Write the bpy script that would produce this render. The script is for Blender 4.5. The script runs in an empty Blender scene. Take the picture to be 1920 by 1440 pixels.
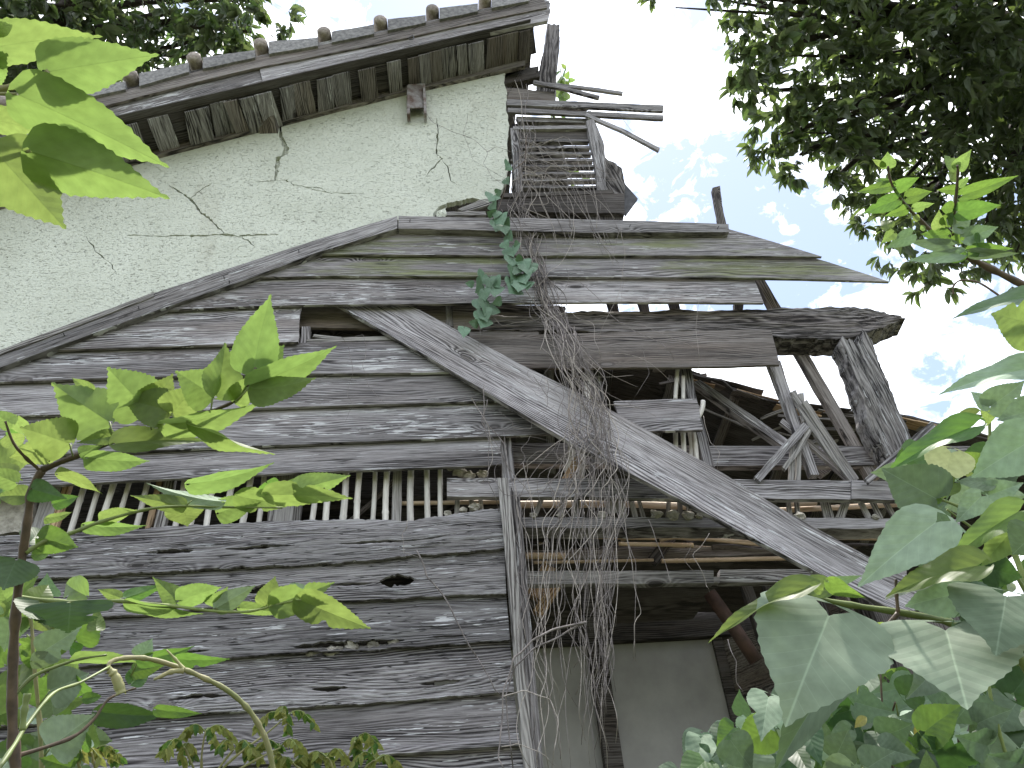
import bpy, math, random
from mathutils import Vector, Matrix, noise
import numpy as np

# ------------------------------------------------------------ camera
sc = bpy.context.scene
COL = sc.collection
FPX = 1387.0
cX = Vector((14040, 270, -FPX)).normalized()
cZ = Vector((-172, 1820, -FPX)); cZ = (cZ - cX * cZ.dot(cX)).normalized()
cY = cZ.cross(cX)
CAM = Vector((0, -3.2, 1.6))
cam = bpy.data.cameras.new('camera'); cam.sensor_width = 36; cam.lens = FPX / 1920 * 36
cam.clip_start = 0.05; cam.clip_end = 600
camo = bpy.data.objects.new('camera', cam); COL.objects.link(camo)
camo.matrix_world = Matrix.Translation(CAM) @ Matrix((cX, cY, cZ)).to_4x4()
sc.camera = camo
# ------------------------------------------------------------ sky, sun, exposure
SUN_EL, SUN_AZ = 74, 30          # degrees; azimuth measured from +Y (behind the house) towards +X
w = bpy.data.worlds.new('World'); sc.world = w; w.use_nodes = True
nt = w.node_tree; nt.nodes.clear()
def nd(nt, t, **k):
    n = nt.nodes.new(t)
    for a, b in k.items():
        if a == 'ins':
            for q, v in b.items():
                if isinstance(v, bpy.types.NodeSocket): nt.links.new(v, n.inputs[q])
                else: n.inputs[q].default_value = v
        else: setattr(n, a, b)
    return n
sky = nd(nt, 'ShaderNodeTexSky', sky_type='NISHITA', sun_disc=False, sun_elevation=math.radians(SUN_EL),
         sun_rotation=math.radians(SUN_AZ), air_density=1.0, dust_density=.3, ozone_density=2.0)
tc = nd(nt, 'ShaderNodeTexCoord')
mp = nd(nt, 'ShaderNodeMapping', ins={0: tc.outputs['Generated'], 1: (5.279, 2.668, -0.181), 3: (1.0, 1.0, 1.6)})
n1 = nd(nt, 'ShaderNodeTexNoise', ins={0: mp.outputs[0], 'Scale': 2.6, 'Detail': 6.0, 'Roughness': .6, 'Distortion': .3})
n2 = nd(nt, 'ShaderNodeTexNoise', ins={0: mp.outputs[0], 'Scale': 26.0, 'Detail': 6.0, 'Roughness': .65, 'Distortion': .6})
ad = nd(nt, 'ShaderNodeMath', operation='MULTIPLY_ADD', ins={0: n2.outputs[0], 1: .42, 2: n1.outputs[0]})
mr = nd(nt, 'ShaderNodeMapRange', ins={0: ad.outputs[0], 1: .65, 2: .86, 3: .085, 4: 1.0})
sep = nd(nt, 'ShaderNodeSeparateXYZ', ins={0: tc.outputs['Generated']})
el = nd(nt, 'ShaderNodeMapRange', ins={0: sep.outputs[2], 1: 0., 2: .85, 3: .34, 4: 1.15})      # overcast dome: dim near the horizon
cc = nd(nt, 'ShaderNodeMix', data_type='RGBA', ins={0: el.outputs[0], 6: (0, 0, 0, 1), 7: (25, 25.4, 26.2, 1)}); cc.clamp_factor = False
cl = nd(nt, 'ShaderNodeMix', data_type='RGBA', ins={0: mr.outputs[0], 6: sky.outputs[0], 7: cc.outputs[2]})
bg = nd(nt, 'ShaderNodeBackground', ins={0: cl.outputs[2], 1: .065})
nd(nt, 'ShaderNodeOutputWorld', ins={0: bg.outputs[0]})
sun = bpy.data.lights.new('sun', 'SUN'); sun.energy = 2.6; sun.angle = math.radians(3); sun.color = (1, .95, .87)
suno = bpy.data.objects.new('sun', sun); COL.objects.link(suno)
sd = Vector((math.sin(math.radians(SUN_AZ)) * math.cos(math.radians(SUN_EL)), math.cos(math.radians(SUN_AZ)) * math.cos(math.radians(SUN_EL)), math.sin(math.radians(SUN_EL))))
suno.matrix_world = sd.to_track_quat('Z', 'Y').to_matrix().to_4x4()
sc.view_settings.view_transform = 'Standard'; sc.view_settings.look = 'None'
sc.view_settings.gamma = 1; sc.view_settings.exposure = 1.6; sc.view_settings.use_curve_mapping = False
sc.cycles.max_bounces = 8; sc.cycles.transparent_max_bounces = 6

# ------------------------------------------------------------ helpers
def ray(px, py):
    v = Vector((px - 960, 720 - py, -FPX))
    return Vector((v.dot(cX), v.dot(cY), v.dot(cZ))).normalized()
def P(px, py, y):
    d = ray(px, py); return CAM + d * ((y - CAM.y) / d.y)
def D(px, py, dist): return CAM + ray(px, py) * dist
def tag(o, label=None, cat=None, group=None, kind=None):
    if label: o['label'] = label
    if cat: o['category'] = cat
    if group: o['group'] = group
    if kind: o['kind'] = kind
    return o
def empty(name, loc, label, cat, group=None):
    o = bpy.data.objects.new(name, None); COL.objects.link(o); o.location = loc
    PM[o.name] = Matrix.Translation(loc)
    return tag(o, label, cat, group)
def link(name, me, mat, parent=None, M=None):
    o = bpy.data.objects.new(name, me); COL.objects.link(o)
    if mat and not me.materials: me.materials.append(mat)
    if M is not None: o.matrix_world = M
    if parent is not None:
        o.parent = parent
        o.matrix_parent_inverse = PM[parent.name].inverted()
    PM[o.name] = (M.copy() if M is not None else Matrix())
    return o
PM = {}
def tomesh(name, vs, fs, smooth=None):
    me = bpy.data.meshes.new(name); me.from_pydata(vs, [], fs)
    if smooth is True: me.polygons.foreach_set('use_smooth', [True] * len(fs))
    elif smooth: me.polygons.foreach_set('use_smooth', smooth)
    me.update(); return me
def lerp(pl, u):
    # polyline by cumulative length
    L = [0]
    for a, b in zip(pl, pl[1:]): L.append(L[-1] + (b - a).length)
    t = u * L[-1]
    for i in range(len(pl) - 1):
        if t <= L[i + 1] or i == len(pl) - 2:
            s = (t - L[i]) / max(L[i + 1] - L[i], 1e-9); return pl[i].lerp(pl[i + 1], s)
def nz1(x, s): return noise.noise(Vector((x, s * 7.31, s * 3.7 + .5)))
SEED = [1]
def plank(name, top, bot, yt, yb, th, mat, parent=None, nx=24, nzz=3, edge=.002, relief=0, holes=(), jag=(0, 0), ef=8, cup=0, world=False, jv=9, ext=0):
    """board between two traced edges; local x runs along it"""
    SEED[0] += 1; s = SEED[0]
    if not world:
        T = [P(a, b, yt) for a, b in top]; B = [P(a, b, yb) for a, b in bot]
    else: T, B = top, bot
    m0 = (T[0] + B[0]) / 2; m1 = (T[-1] + B[-1]) / 2
    ax = (m1 - m0).normalized(); L = (m1 - m0).length
    up = ((T[0] + T[-1]) / 2 - (B[0] + B[-1]) / 2); up = (up - ax * up.dot(ax)).normalized()
    nrm = up.cross(ax)
    if nrm.y < 0: nrm = -nrm
    R = Matrix((ax, nrm, ax.cross(nrm))).transposed()
    M = Matrix.Translation(m0) @ R.to_4x4(); Mi = M.inverted()
    if ext: T = [t + up * ext for t in T]
    vs, fs, sm = [], [], []
    def strip(lo, hi, n):
        """lo, hi: functions u -> v in 0..1"""
        F = [[None] * (n + 1) for _ in range(nx + 1)]
        for i in range(nx + 1):
            u = i / nx
            t = lerp(T, u); b = lerp(B, u)
            xx = u * L
            hgt = max((t - b).length, 1e-4)
            te = edge * (nz1(xx * ef, s) + .6 * nz1(xx * ef * 4, s + .3)) / hgt
            be = edge * (nz1(xx * ef, s + 50) + .6 * nz1(xx * ef * 4, s + 60)) / hgt
            a, c = lo(u), hi(u)
            for j in range(n + 1):
                v = a + (c - a) * j / n
                vv = v + (be if v < .001 else 0) + (te if v > .999 else 0)
                p = b.lerp(t, vv)
                d = cup * (4 * v * (1 - v)) 
                if relief:
                    zz = v * hgt
                    d += relief * (noise.noise(Vector((xx * 2.2, s * 3.3, zz * 38))) + .7 * noise.noise(Vector((xx * 7, s * 1.3, zz * 110))))
                p = p - nrm * d
                if jag[0] and u < .5:
                    p = p + ax * (jag[0] * (noise.noise(Vector((v * jv, s, 1))) + .5 * noise.noise(Vector((v * jv * 3, s, 4)))) * max(0, 1 - u * 6))
                if jag[1] and u > .5:
                    p = p + ax * (jag[1] * (noise.noise(Vector((v * jv, s, 9))) + .5 * noise.noise(Vector((v * jv * 3, s, 7)))) * max(0, 1 - (1 - u) * 6))
                F[i][j] = Mi @ p
        o = len(vs); k = n + 1
        for i in range(nx + 1):
            for j in range(k): vs.append(F[i][j])
        ob = len(vs)
        for i in range(nx + 1):
            for j in range(k): vs.append(F[i][j] + Vector((0, th, 0)))
        for i in range(nx):
            for j in range(n):
                a = o + i * k + j; fs.append((a, a + k, a + k + 1, a + 1)); sm.append(True)
                a = ob + i * k + j; fs.append((a, a + 1, a + k + 1, a + k)); sm.append(False)
        # rims with own verts
        def rim(idx):
            r = len(vs)
            for q in idx: vs.append(vs[o + q]); vs.append(vs[ob + q])
            for q in range(len(idx) - 1):
                fs.append((r + 2 * q, r + 2 * q + 1, r + 2 * q + 3, r + 2 * q + 2)); sm.append(False)
        rim([i * k for i in range(nx + 1)]); rim([i * k + n for i in range(nx + 1)])
        rim([j for j in range(k)]); rim([nx * k + j for j in range(k)])
    if holes:
        vc = holes[0][2]
        def g(u, sg):
            r = 0
            for (u0, u1, _, h) in holes:
                if u0 < u < u1:
                    q = (u - u0) / (u1 - u0)
                    r = max(r, h * (math.sin(math.pi * q) ** .6) * (1 + .8 * noise.noise(Vector((u * 60, sg * 5 + s, 0))) + .5 * noise.noise(Vector((u * 170, sg * 5 + s, 3)))))
            return r
        seam = lambda u: vc + .06 * nz1(u * 12, s + 9)
        strip(lambda u: 0, lambda u: max(.02, seam(u) - g(u, -1)), max(2, int(nzz * vc)))
        strip(lambda u: min(.98, seam(u) + g(u, 1)), lambda u: 1, max(2, int(nzz * (1 - vc))))
    else: strip(lambda u: 0, lambda u: 1, nzz)
    return link(name, tomesh(name, vs, fs, sm), mat, parent, M)

def tube(name, pts, rads, mat, parent=None, sides=5, flat=1.0, cap=True):
    """swept tube, pts world Vectors; local frame with x along first->last"""
    n = len(pts)
    ax = (pts[-1] - pts[0]).normalized()
    if ax.length < .5: ax = Vector((1, 0, 0))
    h = Vector((0, 1, 0)) if abs(ax.y) < .9 else Vector((1, 0, 0))
    yy = (h - ax * h.dot(ax)).normalized()
    M = Matrix.Translation(pts[0]) @ Matrix((ax, yy, ax.cross(yy))).transposed().to_4x4(); Mi = M.inverted()
    if not hasattr(rads, '__len__'): rads = [rads] * n
    vs, fs = [], []; up = None
    for i in range(n):
        d = (pts[min(i + 1, n - 1)] - pts[max(i - 1, 0)]).normalized()
        if up is None: up = yy if abs(yy.dot(d)) < .9 else Vector((0, 0, 1))
        up = (up - d * up.dot(d)).normalized(); sd_ = d.cross(up)
        for k in range(sides):
            a = 2 * math.pi * k / sides
            vs.append(Mi @ (pts[i] + (up * math.cos(a) * flat + sd_ * math.sin(a)) * rads[i]))
    for i in range(n - 1):
        for k in range(sides):
            a = i * sides + k; b = i * sides + (k + 1) % sides
            fs.append((a, b, b + sides, a + sides))
    sm = [True] * len(fs)
    if cap: fs += [tuple(range(sides))[::-1], tuple(range((n - 1) * sides, n * sides))]; sm += [False, False]
    return link(name, tomesh(name, vs, fs, sm), mat, parent, M)
def smooth_path(pts, k=6):
    out = []
    n = len(pts)
    for i in range(n - 1):
        p0, p1, p2, p3 = pts[max(i - 1, 0)], pts[i], pts[i + 1], pts[min(i + 2, n - 1)]
        for j in range(k):
            t = j / k
            out.append(.5 * ((2 * p1) + (p2 - p0) * t + (2 * p0 - 5 * p1 + 4 * p2 - p3) * t * t + (3 * p1 - p0 - 3 * p2 + p3) * t ** 3))
    out.append(pts[-1]); return out
def box(name, c0, c1, mat, parent=None):
    (x0, y0, z0), (x1, y1, z1) = c0, c1
    vs = [Vector(v) for v in [(x0, y0, z0), (x1, y0, z0), (x1, y1, z0), (x0, y1, z0), (x0, y0, z1), (x1, y0, z1), (x1, y1, z1), (x0, y1, z1)]]
    fs = [(0, 3, 2, 1), (4, 5, 6, 7), (0, 1, 5, 4), (1, 2, 6, 5), (2, 3, 7, 6), (3, 0, 4, 7)]
    return link(name, tomesh(name, vs, fs), mat, parent, Matrix())

# ------------------------------------------------------------ materials
def newmat(name):
    m = bpy.data.materials.new(name); m.use_nodes = True; m.node_tree.nodes.clear()
    return m, m.node_tree
def math_(nt, op, a, b=None, c=None, clamp=False):
    n = nt.nodes.new('ShaderNodeMath'); n.operation = op; n.use_clamp = clamp
    for i, v in enumerate((a, b, c)):
        if v is None: continue
        if isinstance(v, bpy.types.NodeSocket): nt.links.new(v, n.inputs[i])
        else: n.inputs[i].default_value = v
    return n.outputs[0]
def mixc(nt, f, a, b):
    n = nt.nodes.new('ShaderNodeMix'); n.data_type = 'RGBA'
    for i, v in ((0, f), (6, a), (7, b)):
        if isinstance(v, bpy.types.NodeSocket): nt.links.new(v, n.inputs[i])
        else: n.inputs[i].default_value = v if i == 0 else (*v, 1)
    return n.outputs[2]
def rng(nt, v, a, b, c=0., d=1.): return nd(nt, 'ShaderNodeMapRange', ins={0: v, 1: a, 2: b, 3: c, 4: d}).outputs[0]
def wood(name, light=(.455, .435, .445), mid=(.215, .20, .203), dark=(.032, .028, .029), brown=(.17, .125, .095), brownamt=.3,
         paint=.0, moss=0., bump=.6, knots=1., gs=1.0, fiss=0.):
    m, nt = newmat(name)
    tc = nd(nt, 'ShaderNodeTexCoord'); oi = nd(nt, 'ShaderNodeObjectInfo')
    off = nd(nt, 'ShaderNodeVectorMath', operation='MULTIPLY_ADD', ins={0: oi.outputs['Random'], 1: (37., 11., 53.), 2: tc.outputs['Object']}).outputs[0]
    sx = nd(nt, 'ShaderNodeSeparateXYZ', ins={0: off})
    def vec(a, b, c):
        return nd(nt, 'ShaderNodeVectorMath', operation='MULTIPLY', ins={0: off, 1: (a, b, c)}).outputs[0]
    def nz(v, sc=1., det=3., ro=.5, dist=0.): return nd(nt, 'ShaderNodeTexNoise', ins={0: v, 'Scale': sc, 'Detail': det, 'Roughness': ro, 'Distortion': dist}).outputs[0]
    vo = nd(nt, 'ShaderNodeTexVoronoi', ins={0: vec(2.2, 1.5, 6.5), 'Scale': 1., 'Randomness': 1.})
    d = vo.outputs['Distance']; vr = nd(nt, 'ShaderNodeSeparateColor', ins={0: vo.outputs['Color']}).outputs[0]
    on = math_(nt, 'GREATER_THAN', vr, 1 - .55 * knots)
    fall = math_(nt, 'MULTIPLY', rng(nt, d, .38, .0), on)                  # 1 at a knot's centre
    fall2 = math_(nt, 'POWER', fall, 2.)
    warp = nz(vec(.9, 2, 5), 1., 2.)
    r = math_(nt, 'MULTIPLY_ADD', sx.outputs[2], 70. * gs, math_(nt, 'MULTIPLY', warp, 13.))
    r = math_(nt, 'ADD', r, math_(nt, 'MULTIPLY', fall2, 7.))
    r = math_(nt, 'ADD', r, math_(nt, 'MULTIPLY', nz(vec(3, 30, 30), 1., 2.), .8))
    ring = math_(nt, 'MULTIPLY_ADD', math_(nt, 'SINE', math_(nt, 'MULTIPLY', r, 6.283)), .5, .5)
    ringw = nz(vec(.7, 3, 12), 1., 2.)
    ring = math_(nt, 'MULTIPLY', ring, rng(nt, ringw, .35, .65, .15, 1.))
    fib = nz(vec(9, 60, 230), 1., 5., .68)
    fib2 = nz(vec(3.2, 12, 62), 1., 5., .68)
    core = math_(nt, 'MULTIPLY', math_(nt, 'LESS_THAN', d, .085), on)
    ringk = math_(nt, 'MULTIPLY', math_(nt, 'LESS_THAN', d, .12), on)
    # cracks: thin dark lines along the grain
    cr = nz(vec(.8, 6, 42), 1., 3., .55, .2)
    crack = rng(nt, math_(nt, 'ABSOLUTE', math_(nt, 'SUBTRACT', cr, .5)), .0, .017, 1., 0.)
    crack = math_(nt, 'MULTIPLY', crack, rng(nt, nz(vec(1.3, 3, 7), 1., 2.), .48, .6))
    if fiss:
        c2 = nz(vec(1.8, 14, 34), 1., 3., .6, .3)
        ck = math_(nt, 'MULTIPLY', rng(nt, math_(nt, 'ABSOLUTE', math_(nt, 'SUBTRACT', c2, .5)), .0, .03 * fiss, 1., 0.), rng(nt, nz(vec(3, 6, 14), 1., 3.), .42, .5))
        crack = math_(nt, 'MAXIMUM', crack, ck)
    h = math_(nt, 'ADD', math_(nt, 'MULTIPLY', fib, .8), math_(nt, 'MULTIPLY', ring, -.32))
    h = math_(nt, 'ADD', h, math_(nt, 'MULTIPLY', fib2, .55))
    t = rng(nt, h, .36, .80)
    c = mixc(nt, rng(nt, t, 0, .42), dark, mid); c = mixc(nt, rng(nt, t, .4, .9), c, light)
    br = nz(vec(.7, 2, 7), 1., 4., .6)
    c = mixc(nt, math_(nt, 'MULTIPLY', rng(nt, br, .46, .66), brownamt), c, mixc(nt, t, dark, brown))
    big = nz(vec(.5, 2, 3), 1., 3.)
    hs = nd(nt, 'ShaderNodeHueSaturation', ins={2: math_(nt, 'MULTIPLY', rng(nt, big, .3, .7, .62, 1.25), rng(nt, oi.outputs['Random'], 0, 1, .82, 1.14)), 4: c}); c = hs.outputs[0]
    if paint:
        pn = nz(vec(7, 10, 105), 1., 3., .6); pm = nz(vec(1.6, 3, 9), 1., 3.)
        f = math_(nt, 'MULTIPLY', rng(nt, pn, .645 - .09 * paint, .66 - .09 * paint), rng(nt, pm, .5, .56))
        c = mixc(nt, math_(nt, 'MULTIPLY', f, .9), c, (.62, .62, .63))
        h = math_(nt, 'MULTIPLY_ADD', f, .25, h)
    if moss:
        mn = nz(vec(1.1, 3, 11), 1., 5., .6)
        f = math_(nt, 'MULTIPLY', rng(nt, mn, .5, .64), moss)
        c = mixc(nt, f, c, mixc(nt, t, (.07, .08, .03), (.26, .29, .11)))
    c = mixc(nt, math_(nt, 'MULTIPLY', ringk, .6), c, (.07, .06, .058)); 
    c = mixc(nt, math_(nt, 'MULTIPLY', core, .75), c, mixc(nt, math_(nt, 'GREATER_THAN', vr, .8), (.2, .18, .17), (.02, .017, .016)))
    c = mixc(nt, crack, c, (.012, .01, .01))
    h = math_(nt, 'SUBTRACT', h, math_(nt, 'MULTIPLY', crack, 1.2)); h = math_(nt, 'SUBTRACT', h, math_(nt, 'MULTIPLY', ringk, .35))
    bp = nd(nt, 'ShaderNodeBump', ins={'Strength': bump, 'Distance': .009, 'Height': h})
    b = nd(nt, 'ShaderNodeBsdfPrincipled', ins={'Base Color': c, 'Roughness': .82, 'Specular IOR Level': .3, 'Normal': bp.outputs[0]})
    nd(nt, 'ShaderNodeOutputMaterial', ins={0: b.outputs[0]})
    return m
def plain(name, c0, c1, scale=20, rough=.8, bump=.2, det=5, stretch=(1, 1, 1), dist=.004, spec=.4):
    m, nt = newmat(name)
    tc = nd(nt, 'ShaderNodeTexCoord'); oi = nd(nt, 'ShaderNodeObjectInfo')
    v = nd(nt, 'ShaderNodeVectorMath', operation='MULTIPLY_ADD', ins={0: tc.outputs['Object'], 1: stretch, 2: oi.outputs['Random']}).outputs[0]
    n = nd(nt, 'ShaderNodeTexNoise', ins={0: v, 'Scale': scale, 'Detail': det, 'Roughness': .6}).outputs[0]
    c = mixc(nt, rng(nt, n, .33, .67), c0, c1)
    c = nd(nt, 'ShaderNodeHueSaturation', ins={2: rng(nt, oi.outputs['Random'], 0, 1, .8, 1.2), 4: c}).outputs[0]
    bp = nd(nt, 'ShaderNodeBump', ins={'Strength': bump, 'Distance': dist, 'Height': n})
    b = nd(nt, 'ShaderNodeBsdfPrincipled', ins={'Base Color': c, 'Roughness': rough, 'Specular IOR Level': spec, 'Normal': bp.outputs[0]})
    nd(nt, 'ShaderNodeOutputMaterial', ins={0: b.outputs[0]}); return m
M_GREY = wood('weathered_wood', paint=.45)
M_PAINT = wood('weathered_wood_paint', paint=1.0, brownamt=.5)
M_ROT = wood('rotten_wood', light=(.38, .37, .37), paint=.5, bump=1., brownamt=.15, gs=1.3, fiss=.45)
M_MOSS = wood('mossy_wood', moss=.75, paint=.35)
M_BROWN = wood('brown_wood', light=(.29, .265, .25), mid=(.165, .142, .13), brown=(.22, .16, .12), brownamt=.6, knots=.6)
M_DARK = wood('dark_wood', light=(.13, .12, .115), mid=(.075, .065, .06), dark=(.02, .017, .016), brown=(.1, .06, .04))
M_BARK = wood('rotten_log', light=(.29, .27, .265), mid=(.145, .13, .125), dark=(.02, .016, .015), bump=1., knots=.1, gs=.6, fiss=1.3)
M_PEEL = wood('peeling_post', light=(.40, .385, .38), mid=(.22, .205, .20), paint=.3, bump=1., brownamt=.3, knots=.05, gs=.7, fiss=1.2)
M_PALE = wood('pale_lath', light=(.45, .43, .41), mid=(.28, .265, .255), dark=(.08, .07, .065), knots=.2, brownamt=.2)
M_TAN = wood('sunlit_split_wood', light=(.62, .46, .3), mid=(.45, .3, .18), dark=(.15, .09, .05), brown=(.3, .17, .09), knots=.1)  # split wood; its tan also stands for sunlight on the torn roof edge
M_BAMBOO = plain('old_bamboo', (.46, .43, .39), (.68, .65, .60), 12, .55, .2, stretch=(1, 8, 8))
M_BAMTAN = plain('sunlit_bamboo', (.42, .30, .19), (.66, .52, .37), 8, .5, .2, stretch=(1, 8, 8))  # tan stands for sunlight on the horizontal laths and ceiling strips
M_TILE = plain('roof_tile_clay', (.13, .125, .13), (.30, .29, .285), 35, .9, .6)
M_CAP = plain('roof_tile_cap', (.20, .165, .145), (.40, .35, .31), 45, .9, .7)
M_MUD = plain('mud_daub', (.2, .185, .155), (.46, .43, .37), 25, .95, 1., dist=.02)
M_VINE = plain('dead_vine_bark', (.11, .095, .09), (.29, .255, .245), 30, .8, .3)
M_VINEP = plain('dead_vine_pale', (.25, .22, .20), (.45, .40, .36), 30, .8, .3)
M_METAL = plain('rusted_channel', (.12, .07, .05), (.38, .37, .37), 14, .6, .2)
M_RUSTPIPE = plain('rust_brown_pipe', (.05, .03, .022), (.10, .055, .04), 20, .7, .2)
M_PANEL = plain('interior_plaster', (.33, .32, .31), (.43, .42, .405), 4, .85, .15)
M_SLATE = plain('slate', (.05, .05, .055), (.1, .1, .11), 20, .7, .3)
M_STEM = plain('green_stem', (.10, .13, .04), (.20, .25, .08), 20, .5, .1)
M_STEMB = plain('brown_stem', (.06, .042, .03), (.13, .09, .06), 40, .6, .3)
M_STEMY = plain('hairy_stem', (.17, .19, .07), (.30, .27, .14), 30, .6, .2)
M_TRUNK = plain('tree_bark', (.025, .02, .018), (.075, .06, .05), 15, .9, .6, dist=.02)
M_GROUND = plain('soil', (.03, .035, .015), (.09, .10, .04), 3, .95, .5, dist=.05)

def plaster():
    m, nt = newmat('pale_green_plaster')
    tc = nd(nt, 'ShaderNodeTexCoord')
    def nz(s, sc, det=4., ro=.5, dist=0.):
        v = nd(nt, 'ShaderNodeVectorMath', operation='MULTIPLY', ins={0: tc.outputs['Object'], 1: s}).outputs[0]
        return nd(nt, 'ShaderNodeTexNoise', ins={0: v, 'Scale': sc, 'Detail': det, 'Roughness': ro, 'Distortion': dist}).outputs[0]
    a = nz((1, 1, 2.2), 34., 3., .55, 1.0); dens = nz((1, 1, 1), 1.4, 3.)
    pit = rng(nt, a, .375, .33); pit = math_(nt, 'MULTIPLY', pit, rng(nt, dens, .40, .58, .25, 1.))
    b2 = nz((1, 1, 2.), 75., 3., .5, .8); pit2 = math_(nt, 'MULTIPLY', rng(nt, b2, .375, .33), .7)
    pit = math_(nt, 'MAXIMUM', pit, pit2)
    c = mixc(nt, rng(nt, nz((1, 1, 1), 2.5, 5.), .35, .65), (.60, .62, .535), (.68, .70, .615))
    c = mixc(nt, rng(nt, nz((2.5, 1, .7), 1.2, 5., .6), .56, .85), c, (.50, .49, .41))
    c = mixc(nt, math_(nt, 'MULTIPLY', pit, .42), c, (.2, .19, .14))
    fine = nz((1, 1, 1), 90., 4.)
    h = math_(nt, 'ADD', math_(nt, 'MULTIPLY', pit, -1.), math_(nt, 'MULTIPLY', fine, .35))
    h = math_(nt, 'ADD', h, math_(nt, 'MULTIPLY', a, .5))
    bp = nd(nt, 'ShaderNodeBump', ins={'Strength': .9, 'Distance': .012, 'Height': h})
    b = nd(nt, 'ShaderNodeBsdfPrincipled', ins={'Base Color': c, 'Roughness': .88, 'Specular IOR Level': .2, 'Normal': bp.outputs[0]})
    nd(nt, 'ShaderNodeOutputMaterial', ins={0: b.outputs[0]}); return m
M_PLASTER = plaster()

def leafmat(name, top, under, trans, rough=.5, tw=.5, vein=.5, spec=.35, sheen=0.):
    m, nt = newmat(name)
    uv = nd(nt, 'ShaderNodeUVMap'); sx = nd(nt, 'ShaderNodeSeparateXYZ', ins={0: uv.outputs[0]})
    oi = nd(nt, 'ShaderNodeObjectInfo'); geo = nd(nt, 'ShaderNodeNewGeometry')
    tc = nd(nt, 'ShaderNodeTexCoord')
    n = nd(nt, 'ShaderNodeTexNoise', ins={0: tc.outputs['Object'], 'Scale': 7., 'Detail': 4.}).outputs[0]
    ax = math_(nt, 'ABSOLUTE', sx.outputs[0])
    mid = rng(nt, ax, .004, .011, 1., 0.)
    ph = math_(nt, 'MULTIPLY', math_(nt, 'SUBTRACT', sx.outputs[1], math_(nt, 'ADD', math_(nt, 'MULTIPLY', ax, 1.0), math_(nt, 'MULTIPLY', math_(nt, 'MULTIPLY', ax, ax), -.7))), 7.)
    fr = math_(nt, 'ABSOLUTE', math_(nt, 'SUBTRACT', math_(nt, 'FRACT', ph), .5))
    side = math_(nt, 'MULTIPLY', rng(nt, fr, .0, .035, 1., 0.), .55)
    pil = math_(nt, 'MULTIPLY', rng(nt, fr, 0., .5), 1.)        # blade pillows up between veins
    v = math_(nt, 'MAXIMUM', mid, side)
    c = mixc(nt, geo.outputs['Backfacing'], top, under)
    c = nd(nt, 'ShaderNodeHueSaturation', ins={0: rng(nt, oi.outputs['Random'], 0, 1, .485, .51), 2: math_(nt, 'MULTIPLY', rng(nt, oi.outputs['Random'], 0, 1, .75, 1.2), rng(nt, n, .3, .7, .85, 1.15)), 4: c}).outputs[0]
    c = mixc(nt, math_(nt, 'MULTIPLY', v, vein * .5), c, tuple(min(1, x * 2.2 + .03) for x in under))
    tcol = mixc(nt, math_(nt, 'MULTIPLY', v, vein), trans, tuple(x * .45 for x in trans))
    tcol = nd(nt, 'ShaderNodeHueSaturation', ins={0: rng(nt, oi.outputs['Random'], 0, 1, .49, .515), 2: rng(nt, n, .3, .7, .85, 1.15), 4: tcol}).outputs[0]
    bp = nd(nt, 'ShaderNodeBump', ins={'Strength': .10, 'Distance': .003, 'Height': math_(nt, 'ADD', pil, math_(nt, 'MULTIPLY', n, .8))})
    b = nd(nt, 'ShaderNodeBsdfPrincipled', ins={'Base Color': c, 'Roughness': rough, 'Specular IOR Level': spec, 'Normal': bp.outputs[0], 'Sheen Weight': sheen})
    t = nd(nt, 'ShaderNodeBsdfTranslucent', ins={0: tcol, 1: bp.outputs[0]})
    mx = nd(nt, 'ShaderNodeMixShader', ins={0: tw, 1: b.outputs[0], 2: t.outputs[0]})
    nd(nt, 'ShaderNodeOutputMaterial', ins={0: mx.outputs[0]}); return m
ML_BRIGHT = leafmat('mulberry_leaf_bright', (.10, .16, .04), (.13, .19, .06), (.22, .31, .075), .45, .55, .35)
ML_MID = leafmat('mulberry_leaf', (.06, .125, .035), (.10, .17, .06), (.18, .31, .05), .45, .45, .35)
ML_DARK = leafmat('mulberry_leaf_dark', (.035, .075, .03), (.06, .10, .045), (.08, .16, .03), .5, .25)
ML_BLUE = leafmat('paper_mulberry_leaf', (.24, .315, .225), (.25, .32, .22), (.18, .28, .10), .65, .2, .5, .15, .15)  # base colour lightened to carry the sky's reflection on the blade
ML_BLUED = leafmat('paper_mulberry_leaf_dark', (.13, .18, .12), (.14, .19, .13), (.10, .18, .06), .65, .2, .5, .15, .1)
ML_PALE = leafmat('faded_leaf', (.36, .40, .33), (.40, .42, .35), (.35, .4, .2), .7, .3, .3)
ML_IVY = leafmat('ivy_leaf', (.13, .22, .14), (.15, .23, .14), (.12, .22, .08), .5, .2, .3)
ML_TREE = leafmat('tree_leaf', (.125, .15, .10), (.135, .16, .11), (.16, .22, .07), .42, .36, .3, .55)
ML_TREEB = leafmat('tree_leaf_light', (.10, .14, .07), (.11, .15, .08), (.17, .26, .06), .42, .4, .3, .5)
ML_YEL = leafmat('yellowed_leaf', (.22, .2, .06), (.24, .2, .07), (.25, .22, .05), .6, .3)
ML_SEED = leafmat('seedling_leaf', (.22, .25, .07), (.26, .24, .09), (.36, .38, .10), .5, .4)

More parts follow.
